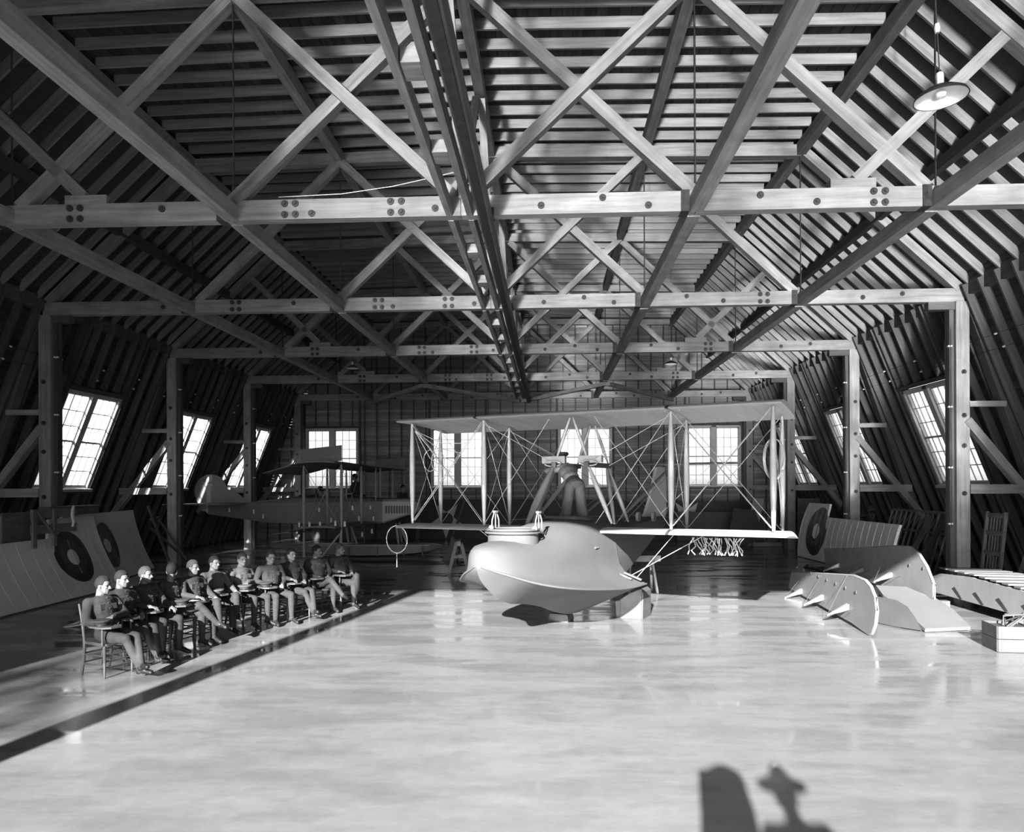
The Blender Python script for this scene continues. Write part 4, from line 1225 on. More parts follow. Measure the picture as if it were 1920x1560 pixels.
# ------------------------------------------------------------------ the dark seaplane at the left back
mat('doped_grey', 0.115, 0.45, 0.08, (2, 2, 2), blotch=0.1)
mat('doped_dark', 0.05, 0.5, 0.10, (2, 2, 2), blotch=0.12)
mat('cowl_metal', 0.22, 0.4, 0.06, (3, 3, 3))
mat('tag_white', 0.55, 0.8, 0.05)
mat('tail_white', 0.42, 0.6, 0.05)
SY = 25.95
sp = thing('seaplane', 'dark single float biplane with white tag labels and round rudder at the back left', 'aircraft', (0, SY, 0))
FUS = [  # x, z bottom, z side top, z ridge, half width
 (-4.50, 1.66, 1.90, 2.00, 0.22), (-4.62, 1.58, 1.98, 2.09, 0.27), (-4.9, 1.52, 2.00, 2.10, 0.33), (-5.75, 1.24, 2.00, 2.10, 0.38), (-6.4, 1.20, 1.99, 2.17, 0.40), (-7.3, 1.20, 1.99, 2.20, 0.40),
 (-8.8, 1.21, 1.99, 2.20, 0.38), (-9.9, 1.28, 1.96, 2.05, 0.30), (-11.0, 1.42, 1.93, 1.97, 0.17), (-12.05, 1.56, 1.90, 1.92, 0.05)]
secs = []
for x, zb, zs, zr, hw_ in FUS:
    h = [(0, zb), (hw_ * 0.9, zb + 0.01), (hw_, zb + 0.06), (hw_, zs), (hw_ * 0.8, zs + (zr - zs) * 0.6), (hw_ * 0.4, zr - 0.01), (0, zr)]
    secs.append([V(x, y, z) for y, z in h] + [V(x, -y, z) for y, z in h[-2:0:-1]])
fus = MB().loft(secs).obj('fuselage', 'doped_grey', sp, sharp=30)
# cowling with louvres, radiator nose, coamings
secs = []
for x, zb, zs, zr, hw_ in FUS[1:4]:
    h = [(0, zb - 0.01), (hw_ * 0.92, zb), (hw_ + 0.012, zb + 0.06), (hw_ + 0.012, zs), (hw_ * 0.82, zs + (zr - zs) * 0.6 + 0.01), (hw_ * 0.4, zr), (0, zr + 0.012)]
    secs.append([V(x, y, z) for y, z in h] + [V(x, -y, z) for y, z in h[-2:0:-1]])
cow = MB().loft(secs, caps=False).obj('engine_cowl', 'cowl_metal', sp, sharp=30)
LV = MB().box((0, 0, 0), (0.045, 0.03, 0.26)).box((0.028, 0.004, 0), (0.02, 0.02, 0.27)).mesh('louver', 'doped_dark')
for k in range(11): link('louver', LV, cow, (-5.62 + 0.092 * k, -0.385 + 0.0042 * k, 1.72))
MB().box((-4.47, 0, 1.85), (0.06, 0.50, 0.42)).obj('radiator', 'iron', sp)
for x in (-6.75, -8.45):
    MB().path([V(x + 0.32 * math.cos(a), 0.27 * math.sin(a), 2.215) for a in np.linspace(0, 2 * PI, 18, endpoint=False)], 0.03, closed=True).obj('cockpit_coaming', 'boot', sp)
    MB().lathe([(0.26, 0), (0.26, 0.004)], (x, 0, 2.215), 18).obj('cockpit_dark_disc', 'dark_inside', sp)  # dark disc painted as the shade inside the cockpit; no hole is cut
for x in (-6.25, -7.95): MB().prism([(-0.2, 0), (0.2, 0), (0.15, 0.16), (-0.15, 0.16)], (x, 0, 2.19), (0, 1, 0), (0.3, 0, 0.95), 0.01).obj('windscreen', 'glass', sp)
def sp_wing(name, z, y0, y1, xle, ch, dih, m_='doped_grey', tip=0):
    secs = []
    for y in np.linspace(y0, y1, 7):
        e = 0.0
        if tip and abs(y - (y0 if tip < 0 else y1)) < 0.6: e = 0.30 * (1 - abs(y - (y0 if tip < 0 else y1)) / 0.6)
        zz = z + dih * abs((y0 if tip > 0 else y1) - y)
        secs.append([V(x, y - SY, zz + q + 0.05 * (x - xle)) for x, q in airfoil(xle - e * 0.6, ch - e * 0.6, 0.075, 0.06, 0)])
    return MB().loft(secs).obj(name, m_, sp)
XL = -5.86
up_n = sp_wing('upper_wing_panel', 3.18, 20.85, 25.6, XL, 1.50, 0.006, tip=-1)
sp_wing('wing_center_section', 3.18, 25.62, 26.6, XL, 1.45, 0.0)
up_f = sp_wing('upper_wing_panel', 3.18, 26.62, 31.2, XL, 1.50, 0.0, tip=1)
MB().loft([[V(x, y - SY, z) for x, z in ((XL - 1.48, 3.15), (XL - 1.48, 3.11), (XL - 2.30, 2.90), (XL - 2.30, 2.915))] for y in (20.95, 24.4)], smooth=False).obj('aileron', 'doped_grey', up_n)
sp_wing('lower_wing_panel', 1.26, 20.95, 25.5, XL, 1.55, 0.02, tip=-1)
sp_wing('lower_wing_panel', 1.26, 26.4, 31.0, XL, 1.55, 0.02, tip=1)
MB().loft([[V(x, y - SY, z) for x, z in ((XL - 1.53, 1.24), (XL - 1.53, 1.21), (XL - 2.1, 1.15), (XL - 2.1, 1.16))] for y in (21.0, 23.6)], smooth=False).obj('aileron', 'doped_grey', sp)
mat('strut_wood', 0.20, 0.5, 0.15, (2, 9, 9))
def sstrut(p0, p1, r=0.045, nm='interplane_strut'):
    p0, p1 = V(*p0), V(*p1)
    MB().path([p0.lerp(p1, t) for t in (0, .15, .5, .85, 1)], [r * .5, r * .85, r, r * .85, r * .5], seg=8).obj(nm, 'strut_wood', sp)
for y in (21.3, 23.6, 28.4, 30.7):
    sstrut((XL - 0.12, y - SY, 1.33), (XL - 0.12, y - SY, 3.17)); sstrut((XL - 1.22, y - SY, 1.25), (XL - 1.22, y - SY, 3.13))
for y in (25.6, 26.3):
    sstrut((XL - 0.12, y - SY, 2.0), (XL - 0.12, y - SY, 3.17), 0.035, 'cabane_strut'); sstrut((XL - 1.15, y - SY, 2.1), (XL - 1.15, y - SY, 3.12), 0.035, 'cabane_strut')
# wing-tip float legs reaching down, tip float
sstrut((XL - 1.22, 21.3 - SY, 1.2), (XL - 1.22, 21.3 - SY, 0.30), 0.045, 'tip_float_leg'); sstrut((XL - 0.12, 21.3 - SY, 1.3), (XL - 0.18, 21.3 - SY, 0.45), 0.045, 'tip_float_leg')
sstrut((XL - 0.18, 21.5 - SY, 1.2), (XL - 0.75, 21.3 - SY, 0.45), 0.035, 'tip_float_leg')
secs = []
for x, r in ((-0.35, 0.02), (-0.2, 0.13), (0.2, 0.17), (0.7, 0.17), (1.1, 0.12), (1.4, 0.02)):
    secs.append([V(XL - 1.45 + x, 21.3 - SY + r * math.cos(a), 0.32 + r * math.sin(a)) for a in np.linspace(0, 2 * PI, 14, endpoint=False)])
MB().loft(secs).obj('wing_tip_float', 'doped_grey', sp)
for y in (21.3, 30.6):                                 # skid fins standing on the upper wing
    MB().prism([(XL - 1.30, 3.20), (XL - 0.10, 3.26), (XL - 0.10, 3.72), (XL - 1.30, 3.60)], (0, y - SY, 0), (1, 0, 0), (0, 0, 1), 0.03).obj('skid_fin', 'doped_grey', sp)
bw_ = MB()
for y in (21.3, 23.6, 28.4, 30.7):
    bw_.tube((XL - 0.12, y - SY, 1.33), (XL - 1.22, y - SY, 3.13), 0.006, seg=4).tube((XL - 1.22, y - SY, 1.25), (XL - 0.12, y - SY, 3.17), 0.006, seg=4)
for x in (XL - 0.12, XL - 1.22):
    for a, b in ((21.3, 23.6), (23.6, 25.6), (26.4, 28.4), (28.4, 30.7)):
        bw_.tube((x, a - SY, 1.3), (x, b - SY, 3.15), 0.006, seg=4).tube((x, b - SY, 1.3), (x, a - SY, 3.15), 0.006, seg=4)
bw_.obj('bracing_wires', 'rigging', sp)
# tail
MB().prism([(-10.60, 1.98), (-10.95, 2.28), (-11.45, 2.50), (-11.95, 2.56), (-11.95, 1.92), (-11.0, 1.94)], (0, 0, 0), (1, 0, 0), (0, 0, 1), 0.04).obj('tail_fin', 'cowl_metal', sp)
ru = [(-12.0 + 0.0 + 0.66 * math.cos(a) * 0.9 + 0.02, 2.38 + 0.60 * math.sin(a)) for a in np.linspace(-0.1, PI + 0.4, 18)] + [(-12.35, 1.70), (-12.0, 1.62), (-11.96, 2.3)]
rud = MB().prism(ru, (0, 0.045, 0), (1, 0, 0), (0, 0, 1), 0.03).obj('rudder', 'cowl_metal', sp)
MB().box((-12.02, 0.02, 2.28), (0.21, 0.012, 1.34)).obj('rudder_stripe', 'tail_white', rud)
def text(body, size, M, m_, parent, name='lettering', align='CENTER'):
    cu = bpy.data.curves.new(name, 'FONT'); cu.body = body; cu.size = size; cu.align_x = align; cu.align_y = 'CENTER'; cu.extrude = 0.001
    cu.materials.append(MATS[m_])
    tmp = bpy.data.objects.new('tmp', cu); COL.objects.link(tmp)
    dg = bpy.context.evaluated_depsgraph_get(); dg.update()
    me = bpy.data.meshes.new_from_object(tmp.evaluated_get(dg)); bpy.data.objects.remove(tmp)
    o = link(name, me, parent); o.matrix_local = M
    return o
text('A-380', 0.085, Matrix.Translation((-12.02, 0.008, 2.68)) @ Matrix.Rotation(PI / 2, 4, 'X'), 'boot', rud)
MB().loft([[V(x, y, 1.945 + z) for x, z in ((-10.55, 0.0), (-11.2, 0.03), (-12.0, 0.025), (-12.95, 0.0), (-12.0, -0.02), (-11.2, -0.02))] for y in (-1.5, -0.5, 0.5, 1.5)]).obj('tailplane', 'doped_grey', sp)
# main float on its dolly
FL = [(-3.70, 0.40, 0.46, 0.03), (-3.95, 0.30, 0.50, 0.22), (-4.5, 0.17, 0.52, 0.40), (-5.4, 0.08, 0.53, 0.46), (-6.6, 0.06, 0.53, 0.46), (-7.6, 0.10, 0.52, 0.42), (-8.8, 0.22, 0.51, 0.30), (-9.8, 0.38, 0.50, 0.08)]
secs = []
for x, zb, zt_, hw_ in FL:
    h = [(0, zb), (hw_, zb + (zt_ - zb) * 0.18), (hw_ * 1.02, zt_ - 0.02), (hw_ * 0.95, zt_), (0, zt_ + 0.01)]
    secs.append([V(x, y, z) for y, z in h] + [V(x, -y, z) for y, z in h[-2:0:-1]])
flo = MB().loft(secs).obj('main_float', 'doped_grey', sp, sharp=30)
MB().box((-6.2, -0.475, 0.49), (4.2, 0.02, 0.05)).obj('rub_strake', 'strut_wood', flo)
for x in (-4.35, -5.0, -5.9, -6.9, -8.0): MB().box((x, -0.472, 0.32), (0.05, 0.016, 0.38)).obj('float_strap', 'doped_dark', flo)
for x in (-5.2, -6.95):
    for y in (-0.30, 0.30):
        sstrut((x, y, 0.5), (x - 0.1, y * 0.9, 1.25), 0.05, 'float_strut')
    sstrut((x + 0.3, -0.3, 0.5), (x + 0.05, -0.32, 1.25), 0.045, 'float_strut')
# white paper tags tied to the fittings
tg = [(-11.2, -0.22, 1.72), (-10.3, -0.30, 1.66), (-9.95, -0.34, 1.5), (-7.95, -0.42, 1.72), (-6.15, -0.43, 1.80), (-6.05, -0.43, 1.42)]
tg += [(XL - 1.35, 21.28 - SY, 1.42), (XL - 1.05, 21.28 - SY, 1.42), (XL - 0.75, 21.3 - SY, 1.43), (XL - 0.30, 21.3 - SY, 1.46), (XL - 0.02, 21.28 - SY, 1.44), (XL - 1.1, 23.6 - SY, 1.45), (XL - 0.2, 23.6 - SY, 1.5), (XL - 0.3, 23.2 - SY, 1.85), (XL + 0.05, 24.3 - SY, 1.05), (XL - 0.25, 24.2 - SY, 0.95)]
TG = MB().prism([(-.03, -.07), (.03, -.07), (.03, .05), (.012, .08), (-.012, .08), (-.03, .05)], (0, 0, 0), (1, 0, 0), (0, 0, 1), 0.006).mesh('paper_tag', 'tag_white')
for p in tg: link('paper_tag', TG, sp, p, (0, 0, random.uniform(-.5, .5)))
t = thing('float_dolly', 'low timber dolly under the seaplane float', 'dolly', (-6.2, SY, 0))
for y in (-0.3, 0.3): beam('skid', (-8.0, SY + y, 0.028), (-4.4, SY + y, 0.028), 0.14, 0.05, 'raw_wood', t)
# airmen working on it
def upright(stoop=0.0, arms='work'):
    P = V(0, 0, 0.95); N = P + V(0.52 * math.sin(stoop), 0, 0.52 * math.cos(stoop))
    d = dict(pelvis=P, neck=N, head=N + V(0.03 + 0.08 * stoop, 0, 0.155), sho_l=N + V(0, 0.19, -0.065), sho_r=N + V(0, -0.19, -0.065), hip_l=P + V(0, 0.1, -0.03), hip_r=P + V(0, -0.1, -0.03),
             kne_l=V(0.03, 0.11, 0.51), kne_r=V(0.03, -0.11, 0.51), ank_l=V(-0.02, 0.12, 0.10), ank_r=V(-0.02, -0.12, 0.10), toe_l=V(0.13, 0.15, 0.042), toe_r=V(0.13, -0.15, 0.042))
    if arms == 'work':
        for s, q in (('l', 1), ('r', -1)):
            d['elb_' + s] = N + V(0.06, 0.27 * q, -0.33); d['wri_' + s] = N + V(0.30, 0.12 * q, -0.34)
    elif arms == 'up':
        for s, q in (('l', 1), ('r', -1)):
            d['elb_' + s] = N + V(0.24, 0.24 * q, 0.02); d['wri_' + s] = N + V(0.34, 0.10 * q, 0.22)
    else:
        for s, q in (('l', 1), ('r', -1)):
            d['elb_' + s] = N + V(-0.04, 0.26 * q, -0.34); d['wri_' + s] = N + V(0.06, 0.25 * q, -0.58)
    return d
person('man bending down in the rear cockpit of the dark seaplane', (-8.45, SY, 0.92), -0.1, upright(0.75), None, hair='hair_dark')
person('man in dark tunic standing up in the front cockpit of the dark seaplane', (-6.72, SY, 1.22), PI - 0.25, upright(0.12), None)
person('man behind the engine of the dark seaplane, face just showing', (-5.45, SY + 1.0, 0.85), -0.5, upright(0.3), None)
cap_ = thing('flat_cap', 'dark flat cap on the bending cockpit man', 'cap', (-7.995, SY - 0.045, 2.36), -0.1)
MB().lathe([(0.085, 0.0), (0.12, 0.03), (0.10, 0.06), (0.0005, 0.07)], seg=14).obj('crown', 'tunic', cap_)
# mechanic on the flying boat: stands on the cockpit seat, bent forward under the engine bearers
hb = w2(0.10, 0.10); mrz = math.radians(118)
mp = upright(0.85, 'work'); Nn = mp['neck']
for s_, q_ in (('l', 1), ('r', -1)):
    mp['elb_' + s_] = Nn + V(0.12, 0.30 * q_, -0.10); mp['wri_' + s_] = Nn + V(0.33, 0.20 * q_, 0.04)
mp['head'] = Nn + V(0.10, 0, 0.12)
mp['kne_l'] = V(0.04, 0.15, 0.50); mp['kne_r'] = V(-0.02, -0.13, 0.50); mp['ank_l'] = V(0.0, 0.18, 0.10); mp['ank_r'] = V(-0.05, -0.16, 0.10); mp['toe_l'] = V(0.15, 0.22, 0.042); mp['toe_r'] = V(0.10, -0.2, 0.042)
person('mechanic in pale shirt and wide grey trousers bending in the flying boat cockpit', (hb.x, hb.y, 1.60), mrz, mp, None, tunic='shirt', legs='overalls', shin='overalls', hair='hair_dark', head_pitch=0.15)
MB().box((0.13, 0, 1.42), (0.34, 0.8, 0.34)).obj('cockpit_seat', 'dark_inside', boat)
hl = Matrix.Rotation(mrz, 3, 'Z') @ (mp['head'] + V(-0.015, 0, 0.055))
t = thing('flat_cap', 'dark flat cap of the mechanic standing on the flying boat', 'cap', V(hb.x + hl.x, hb.y + hl.y, 1.60 + hl.z), 0, rot=(0, 0.15, mrz))
MB().lathe([(0.098, 0.0), (0.135, 0.035), (0.12, 0.065), (0.0005, 0.075)], seg=16).obj('crown', 'tunic', t)
MB().prism([(0.08 * math.cos(b), 0.08 * math.sin(b)) for b in np.linspace(-1.0, 1.0, 8)] + [(0.16 * math.cos(b), 0.09 * math.sin(b)) for b in np.linspace(0.9, -0.9, 8)], (0, 0, 0.008), (1, 0, 0), (0, 1, 0), 0.006).obj('peak', 'tunic', t)
# ------------------------------------------------------------------ stored wings, tail panels and clutter
mat('linen_grey', 0.60, 0.6, 0.06, (2, 5, 2), blotch=0.10, blotch_scale=0.5)
mat('linen_pale', 0.60, 0.6, 0.06, (2, 5, 2), blotch=0.06, blotch_scale=0.7)
mat('panel_grey', 0.19, 0.6, 0.08, (2, 4, 2), blotch=0.06)
mat('roundel_dark', 0.028, 0.4, 0.15, (4, 4, 4))
mat('roundel_mid', 0.05, 0.4, 0.10, (4, 4, 4))
mat('roundel_pale', 0.62, 0.6, 0.05)
mat('olive_dark', 0.035, 0.6, 0.12, (2, 2, 2), blotch=0.15)
mat('board_brown', 0.075, 0.7, 0.25, (2, 8, 8))
mat('stick_wood', 0.13, 0.7, 0.25, (2, 9, 9))
def curved_wing(name, label, cat_, O, ex, ey, L, Hh, bow, ribs, m_, cuts=None, roundel=None, group=None, ztop=None, sag_=0.016):
    """wing panel stored on its leading edge: ex along the span, ey up the chord; bowed by its camber; ribs show as shallow ridges"""
    O, ex, ey = V(*O), V(*ex).normalized(), V(*ey).normalized()
    nn = ex.cross(ey).normalized()
    t = thing(name, label, cat_, O, 0, group)
    NV = 10
    def P(u, v, c=0.0): return ex * u + ey * v + nn * (bow * 4 * (v / Hh) * (1 - v / Hh) * 1.0 + c)
    def top(u): return ztop(u) if ztop else Hh
    us = []
    for k in range(ribs):
        us += [L * k / ribs, L * (k + 0.5) / ribs]
    us.append(L)
    m = MB()
    F, B = [], []
    for i, u in enumerate(us):
        sag = 0.0 if i % 2 == 0 else -sag_
        F.append([P(u, top(u) * j / NV, 0.035 + sag * math.sin(PI * j / NV)) for j in range(NV + 1)])
        B.append([P(u, top(u) * j / NV, -0.035) for j in range(NV + 1)])
    for i in range(len(us) - 1):
        for j in range(NV):
            m.add([F[i][j], F[i + 1][j], F[i + 1][j + 1], F[i][j + 1]], [(0, 1, 2, 3)], 0, True)
            m.add([B[i][j], B[i][j + 1], B[i + 1][j + 1], B[i + 1][j]], [(0, 1, 2, 3)], 0, True)
        m.add([F[i][0], B[i][0], B[i + 1][0], F[i + 1][0]], [(0, 1, 2, 3)]); m.add([F[i][NV], F[i + 1][NV], B[i + 1][NV], B[i][NV]], [(0, 1, 2, 3)])
    for i in (0, len(us) - 1):
        for j in range(NV): m.add([F[i][j], F[i][j + 1], B[i][j + 1], B[i][j]], [(0, 1, 2, 3)])
    skin = m.obj('wing_skin', m_, t, sharp=60)
    tape = MB()
    for k in range(ribs + 1):
        u = min(max(L * k / ribs, 0.02), L - 0.02)
        tape.path([P(u, top(u) * v, 0.033) for v in np.linspace(0.02, 0.98, 9)], 0.006, seg=4)
    tape.obj('rib_tape', m_, t)
    if roundel:
        cu, cv, rads = roundel
        for k, (r0, r1, mm_) in enumerate(rads):
            q = MB(); N = 40
            rs = np.linspace(r0, r1, 7)
            rings_ = []
            for r_ in rs: rings_.append([(cu + r_ * math.cos(b), cv + r_ * math.sin(b)) for b in np.linspace(0, 2 * PI, N, endpoint=False)])
            def Q(u, v):
                if not (0 <= u <= L): return None
                i = min(int(u / L * ribs * 2), ribs * 2 - 1); f = u / L * ribs * 2 - i
                s0 = 0 if i % 2 == 0 else -sag_; s1 = -sag_ if i % 2 == 0 else 0
                return P(u, v, 0.037 + 0.002 * k + (s0 + (s1 - s0) * f) * math.sin(PI * v / Hh))
            for a_ in range(6):
                for b in range(N):
                    ps = [rings_[a_][b], rings_[a_][(b + 1) % N], rings_[a_ + 1][(b + 1) % N], rings_[a_ + 1][b]]
                    pp = [Q(u, v) for u, v in ps]
                    if any(p is None for p in pp): continue
                    q.add(pp, [(0, 1, 2, 3)], 0, True)
            q.obj('roundel_ring' if k else 'roundel_disc', mm_, t)
    return t
RD = [(0.001, 0.20, 'roundel_pale'), (0.20, 0.44, 'roundel_mid'), (0.44, 0.66, 'roundel_dark')]
def steps(u): return 1.84 if u > 3.05 else 1.44
curved_wing('stored_wing', 'grey wing panel with a whole dark roundel standing nearest along the left wall', 'wing', (-10.62, 13.6, 0.02), (-0.045, 1, 0), (-0.42, 0, 0.90), 5.0, 1.95, -0.10, 11, 'linen_grey',
            roundel=(3.62, 0.98, RD), group=None, ztop=lambda u: 1.95 if u > 3.0 else 1.50)
curved_wing('stored_wing', 'grey wing panel with a half hidden roundel standing behind the nearest stored wing', 'wing', (-11.25, 17.75, 0.02), (-0.20, 1, 0), (-0.35, 0, 0.93), 4.9, 1.92, -0.08, 10, 'linen_grey',
            roundel=(2.25, 1.0, RD))
curved_wing('stored_wing', 'round tipped grey wing panel leaning furthest back at the left edge', 'wing', (-12.2, 12.3, 0.05), (0.0, 1, 0), (-0.33, 0, 0.94), 4.6, 1.95, -0.06, 9, 'linen_pale')
def steps_r(u): return 1.90 if u > 5.35 else 1.48
curved_wing('stored_wing', 'pale ribbed wing panel with an upright dark roundel leaning by the right wall', 'wing', (8.74, 26.6, 0.02), (0.03, -1, 0), (0.22, 0, 0.97), 6.7, 1.92, 0.12, 17, 'linen_pale',
            sag_=0.030, roundel=(1.40, 0.95, [(0.001, 0.26, 'roundel_pale'), (0.26, 0.50, 'roundel_mid'), (0.50, 0.82, 'roundel_dark')]), ztop=lambda u: 1.90 if u < 1.95 else 1.45)
# crate boards resting against the near stored wings
t = thing('packing_crate', 'narrow wooden packing crate with a diagonal batten behind the left stored wings', 'crate', (-11.6, 16.35, 0))
for z in (1.95, 1.60): beam('board', (-11.25, 15.75, z), (-11.25, 17.3, z), 0.03, 0.20, 'stick_wood', t)
for y in (15.82, 16.5): beam('post', (-11.23, y, 1.2), (-11.23, y, 2.05), 0.05, 0.12, 'stick_wood', t)
beam('batten', (-11.215, 15.9, 2.0), (-11.215, 16.5, 1.42), 0.03, 0.06, 'stick_wood', t, (1, 0, 0))
beam('back_board', (-11.95, 15.8, 1.0), (-11.95, 17.2, 1.0), 0.03, 1.95, 'stick_wood', t)
beam('lid_board', (-11.4, 16.4, 2.07), (-11.4, 18.3, 2.07), 0.3, 0.04, 'board_brown', t); beam('lid_board', (-11.4, 16.45, 1.96), (-11.4, 18.25, 1.96), 0.25, 0.16, 'board_brown', t)
beam('end_board', (-11.6, 15.9, 0), (-11.6, 15.9, 1.2), 0.5, 0.03, 'board_brown', t)
t = thing('white_rag', 'white rag hanging from the crate lid above the stored wings', 'rag', (-11.16, 17.05, 1.93))
MB().loft([[V(0.02 * math.sin(3 * k) + 0.03 * math.cos(a), 0.02 * math.cos(2 * k) + r_ * math.sin(a), z) for a in np.linspace(0, 2 * PI, 8, endpoint=False)] for k, (r_, z) in enumerate(((0.02, 0.17), (0.05, 0.08), (0.055, -0.05), (0.045, -0.2), (0.02, -0.32)))]).obj('cloth', 'tag_white', t)
t = thing('wooden_trestle_frame', 'dark open frame leaning beside the second left post', 'frame', (-12.7, 23.0, 0))
for a_, b_ in (((-11.55, 22.2, 0.3), (-12.35, 22.5, 1.95)), ((-11.7, 23.6, 0.2), (-12.45, 23.2, 1.6)), ((-12.2, 22.4, 1.55), (-12.4, 23.3, 1.55)), ((-12.3, 22.5, 1.3), (-11.8, 23.4, 0.4))):
    beam('bar', a_, b_, 0.06, 0.06, 'board_brown', t)
t = thing('crumpled_paper', 'crumpled white paper on the dark floor behind the front chair', 'paper', (-8.6, 13.2, 0.0))
MB().prism([(-.2, -.05), (-.05, -.1), (.2, -.04), (.22, .05), (.02, .09), (-.18, .06)], (0, 0, 0.03), (1, 0, 0.12), (0, 1, 0.1), 0.01).prism([(-.1, 0), (.1, -.02), (.08, .12)], (0, 0, 0.06), (1, 0, 0.3), (0, 1, 0.3), 0.008).obj('sheet', 'tag_white', t)
# --- dark star-marked wings along the end wall
def star(c, r, O, ex, ey, m_, t, name='star'):
    pts = []
    for k in range(10):
        a = PI / 2 + PI / 5 + PI * k / 5; rr = r if k % 2 == 0 else r * 0.40
        pts.append((c[0] + rr * math.cos(a), c[1] + rr * math.sin(a)))
    return MB().prism(pts, O, ex, ey, 0.012).obj(name, m_, t)
def dark_wing(label, x0, x1, y, h, star_at=None, lean=0.16, group='dark wings along the end wall'):
    t = thing('stored_dark_wing', label, 'wing', (x0, y, 0), 0, group)
    n = 5
    secs = [[V(x, 0.05 + lean * z, z) for z in np.linspace(0, h, 7)] + [V(x, 0.12 + lean * z, z) for z in np.linspace(h, 0, 7)] for x in np.linspace(0, x1 - x0, n)]
    MB().loft(secs, smooth=False).obj('wing_skin', 'olive_dark', t)
    if star_at:
        sx, sz, r = star_at
        star((sx - x0, 0), r, (0, 0.04 + lean * sz, sz), (1, 0, 0), (0, lean, 1), 'tail_white', t)
        MB().prism([(sx - x0 + r * 0.37 * math.cos(a), r * 0.37 * math.sin(a)) for a in np.linspace(0, 2 * PI, 24, endpoint=False)], (0, 0.032 + lean * sz, sz), (1, 0, 0), (0, lean, 1), 0.012).obj('star_disc', 'roundel_dark', t)
    return t
dark_wing('dark wing with a white star leaning on the end wall behind the left wing tips', -6.15, -0.45, 35.3, 1.88, (-4.90, 0.93, 0.90))
dark_wing('dark wing with a half hidden white star on the end wall at the right', 3.6, 9.6, 35.3, 1.74, (6.5, 0.98, 0.90))
dark_wing('plain dark wing leaning on the end wall behind the seaplane tail', -12.1, -6.4, 35.35, 1.70)
dark_wing('plain dark wing in the middle of the end wall behind the hull', -0.3, 3.4, 35.35, 1.80)
t = thing('dark_flat_board', 'plain dark flat panel standing in front of the right hand star', 'panel', (7.6, 34.5, 0))
MB().prism([(-1.75, 0), (2.2, 0), (2.2, 1.28), (-1.75, 1.28)], (0, 0, 0), (1, 0, 0), (0, 0.12, 1), 0.06).obj('panel_skin', 'doped_dark', t)
t = thing('tail_panel', 'dark tail panel with rounded bottom leaning in front of the right end window', 'panel', (8.0, 31.2, 0))
MB().prism([(-.6, 0.35), (-.35, 0.05), (.1, 0.0), (.5, 0.2), (.75, 0.9), (.6, 1.45), (-.25, 1.55)], (0, 0, 0), (1, 0, 0), (0, 0.3, 1), 0.05).obj('panel_skin', 'olive_dark', t)
t = thing('aileron_panel', 'pale narrow panel leaning upright beside the right back corner', 'panel', (8.55, 31.6, 0))
MB().prism([(-.35, 0), (.0, 0), (.55, 1.92), (.08, 1.95)], (0, 0, 0), (1, 0, 0), (0, 0.2, 1), 0.05).obj('panel_skin', 'panel_grey', t)
t = thing('plank', 'long plank lying on the floor near the right back post', 'plank', (9.3, 30.9, 0))
beam('board', (8.3, 30.9, 0.09), (10.1, 30.9, 0.09), 0.2, 0.16, 'stick_wood', t)
t = thing('dark_board', 'tall dark board standing beside the right back post', 'board', (10.1, 29.2, 0))
MB().prism([(-.55, 0), (.3, 0), (.3, 1.98), (-.55, 1.98)], (0, 0, 0), (1, 0, 0), (0.05, 0.12, 1), 0.04).obj('board', 'board_brown', t)
t = thing('propeller', 'wooden propeller leaning upright behind the left wing strut', 'propeller', (-4.05, 30.0, 0))
MB().loft([[V(0.06 * math.cos(a) + 0.35 * z, w_ * math.sin(a) * 0.4, z) for a in np.linspace(0, 2 * PI, 10, endpoint=False)] for z, w_ in ((0.02, .05), (.3, .3), (.7, .36), (1.1, .22), (1.25, .25), (1.5, .3), (1.9, .34), (2.1, .1))]).obj('blade', 'board_brown', t)
for k, (x, y) in enumerate(((-2.62, 21.6), (-1.72, 24.0))):
    sawhorse('sawhorse', ('grey A-frame sawhorse between the seaplane float and the bow' if k == 0 else 'further grey A-frame sawhorse under the left lower wing'), V(x, y, 0), PI / 2 + 0.1, 0.8, 0.95)
t = thing('float_cradle', 'dark curved cradle standing at the bow of the seaplane float', 'cradle', (-3.35, 25.3, 0))
MB().prism([(-.28, 0), (.22, 0), (.30, .35), (.22, .62), (.05, .80), (.02, .55), (-.12, .30)], (0, 0, 0), (1, 0, 0), (0, 0, 1), 0.5).obj('cradle', 'doped_dark', t)
t = thing('stepladder', 'small dark stepladder behind the seaplane float', 'ladder', (-7.9, 30.5, 0))
for x in (-0.28, 0.28): beam('rail', (-7.9 + x, 30.5, 0), (-7.9 + x * 0.8, 30.75, 0.95), 0.05, 0.07, 'stick_wood', t)
for z in (0.15, 0.4, 0.65, 0.9): beam('step', (-8.15, 30.5 + z * 0.26, z), (-7.65, 30.5 + z * 0.26, z), 0.12, 0.03, 'stick_wood', t)
t = thing('storage_cabinet', 'dark panelled cabinet against the end wall under the seaplane wing', 'cabinet', (-9.2, 34.6, 0))
MB().box((0, 0, 0.5), (4.6, 0.5, 1.0)).obj('body', 'olive_dark', t)
for k in range(4): MB().box((-1.72 + 1.15 * k, -0.26, 0.52), (1.05, 0.025, 0.86)).obj('door', 'board_brown', t)
mat('panel_toned_down', 0.036, 0.7, 0.08, (2, 4, 2), blotch=0.1)  # darker panel copy; the tip panel's shade is put into this colour
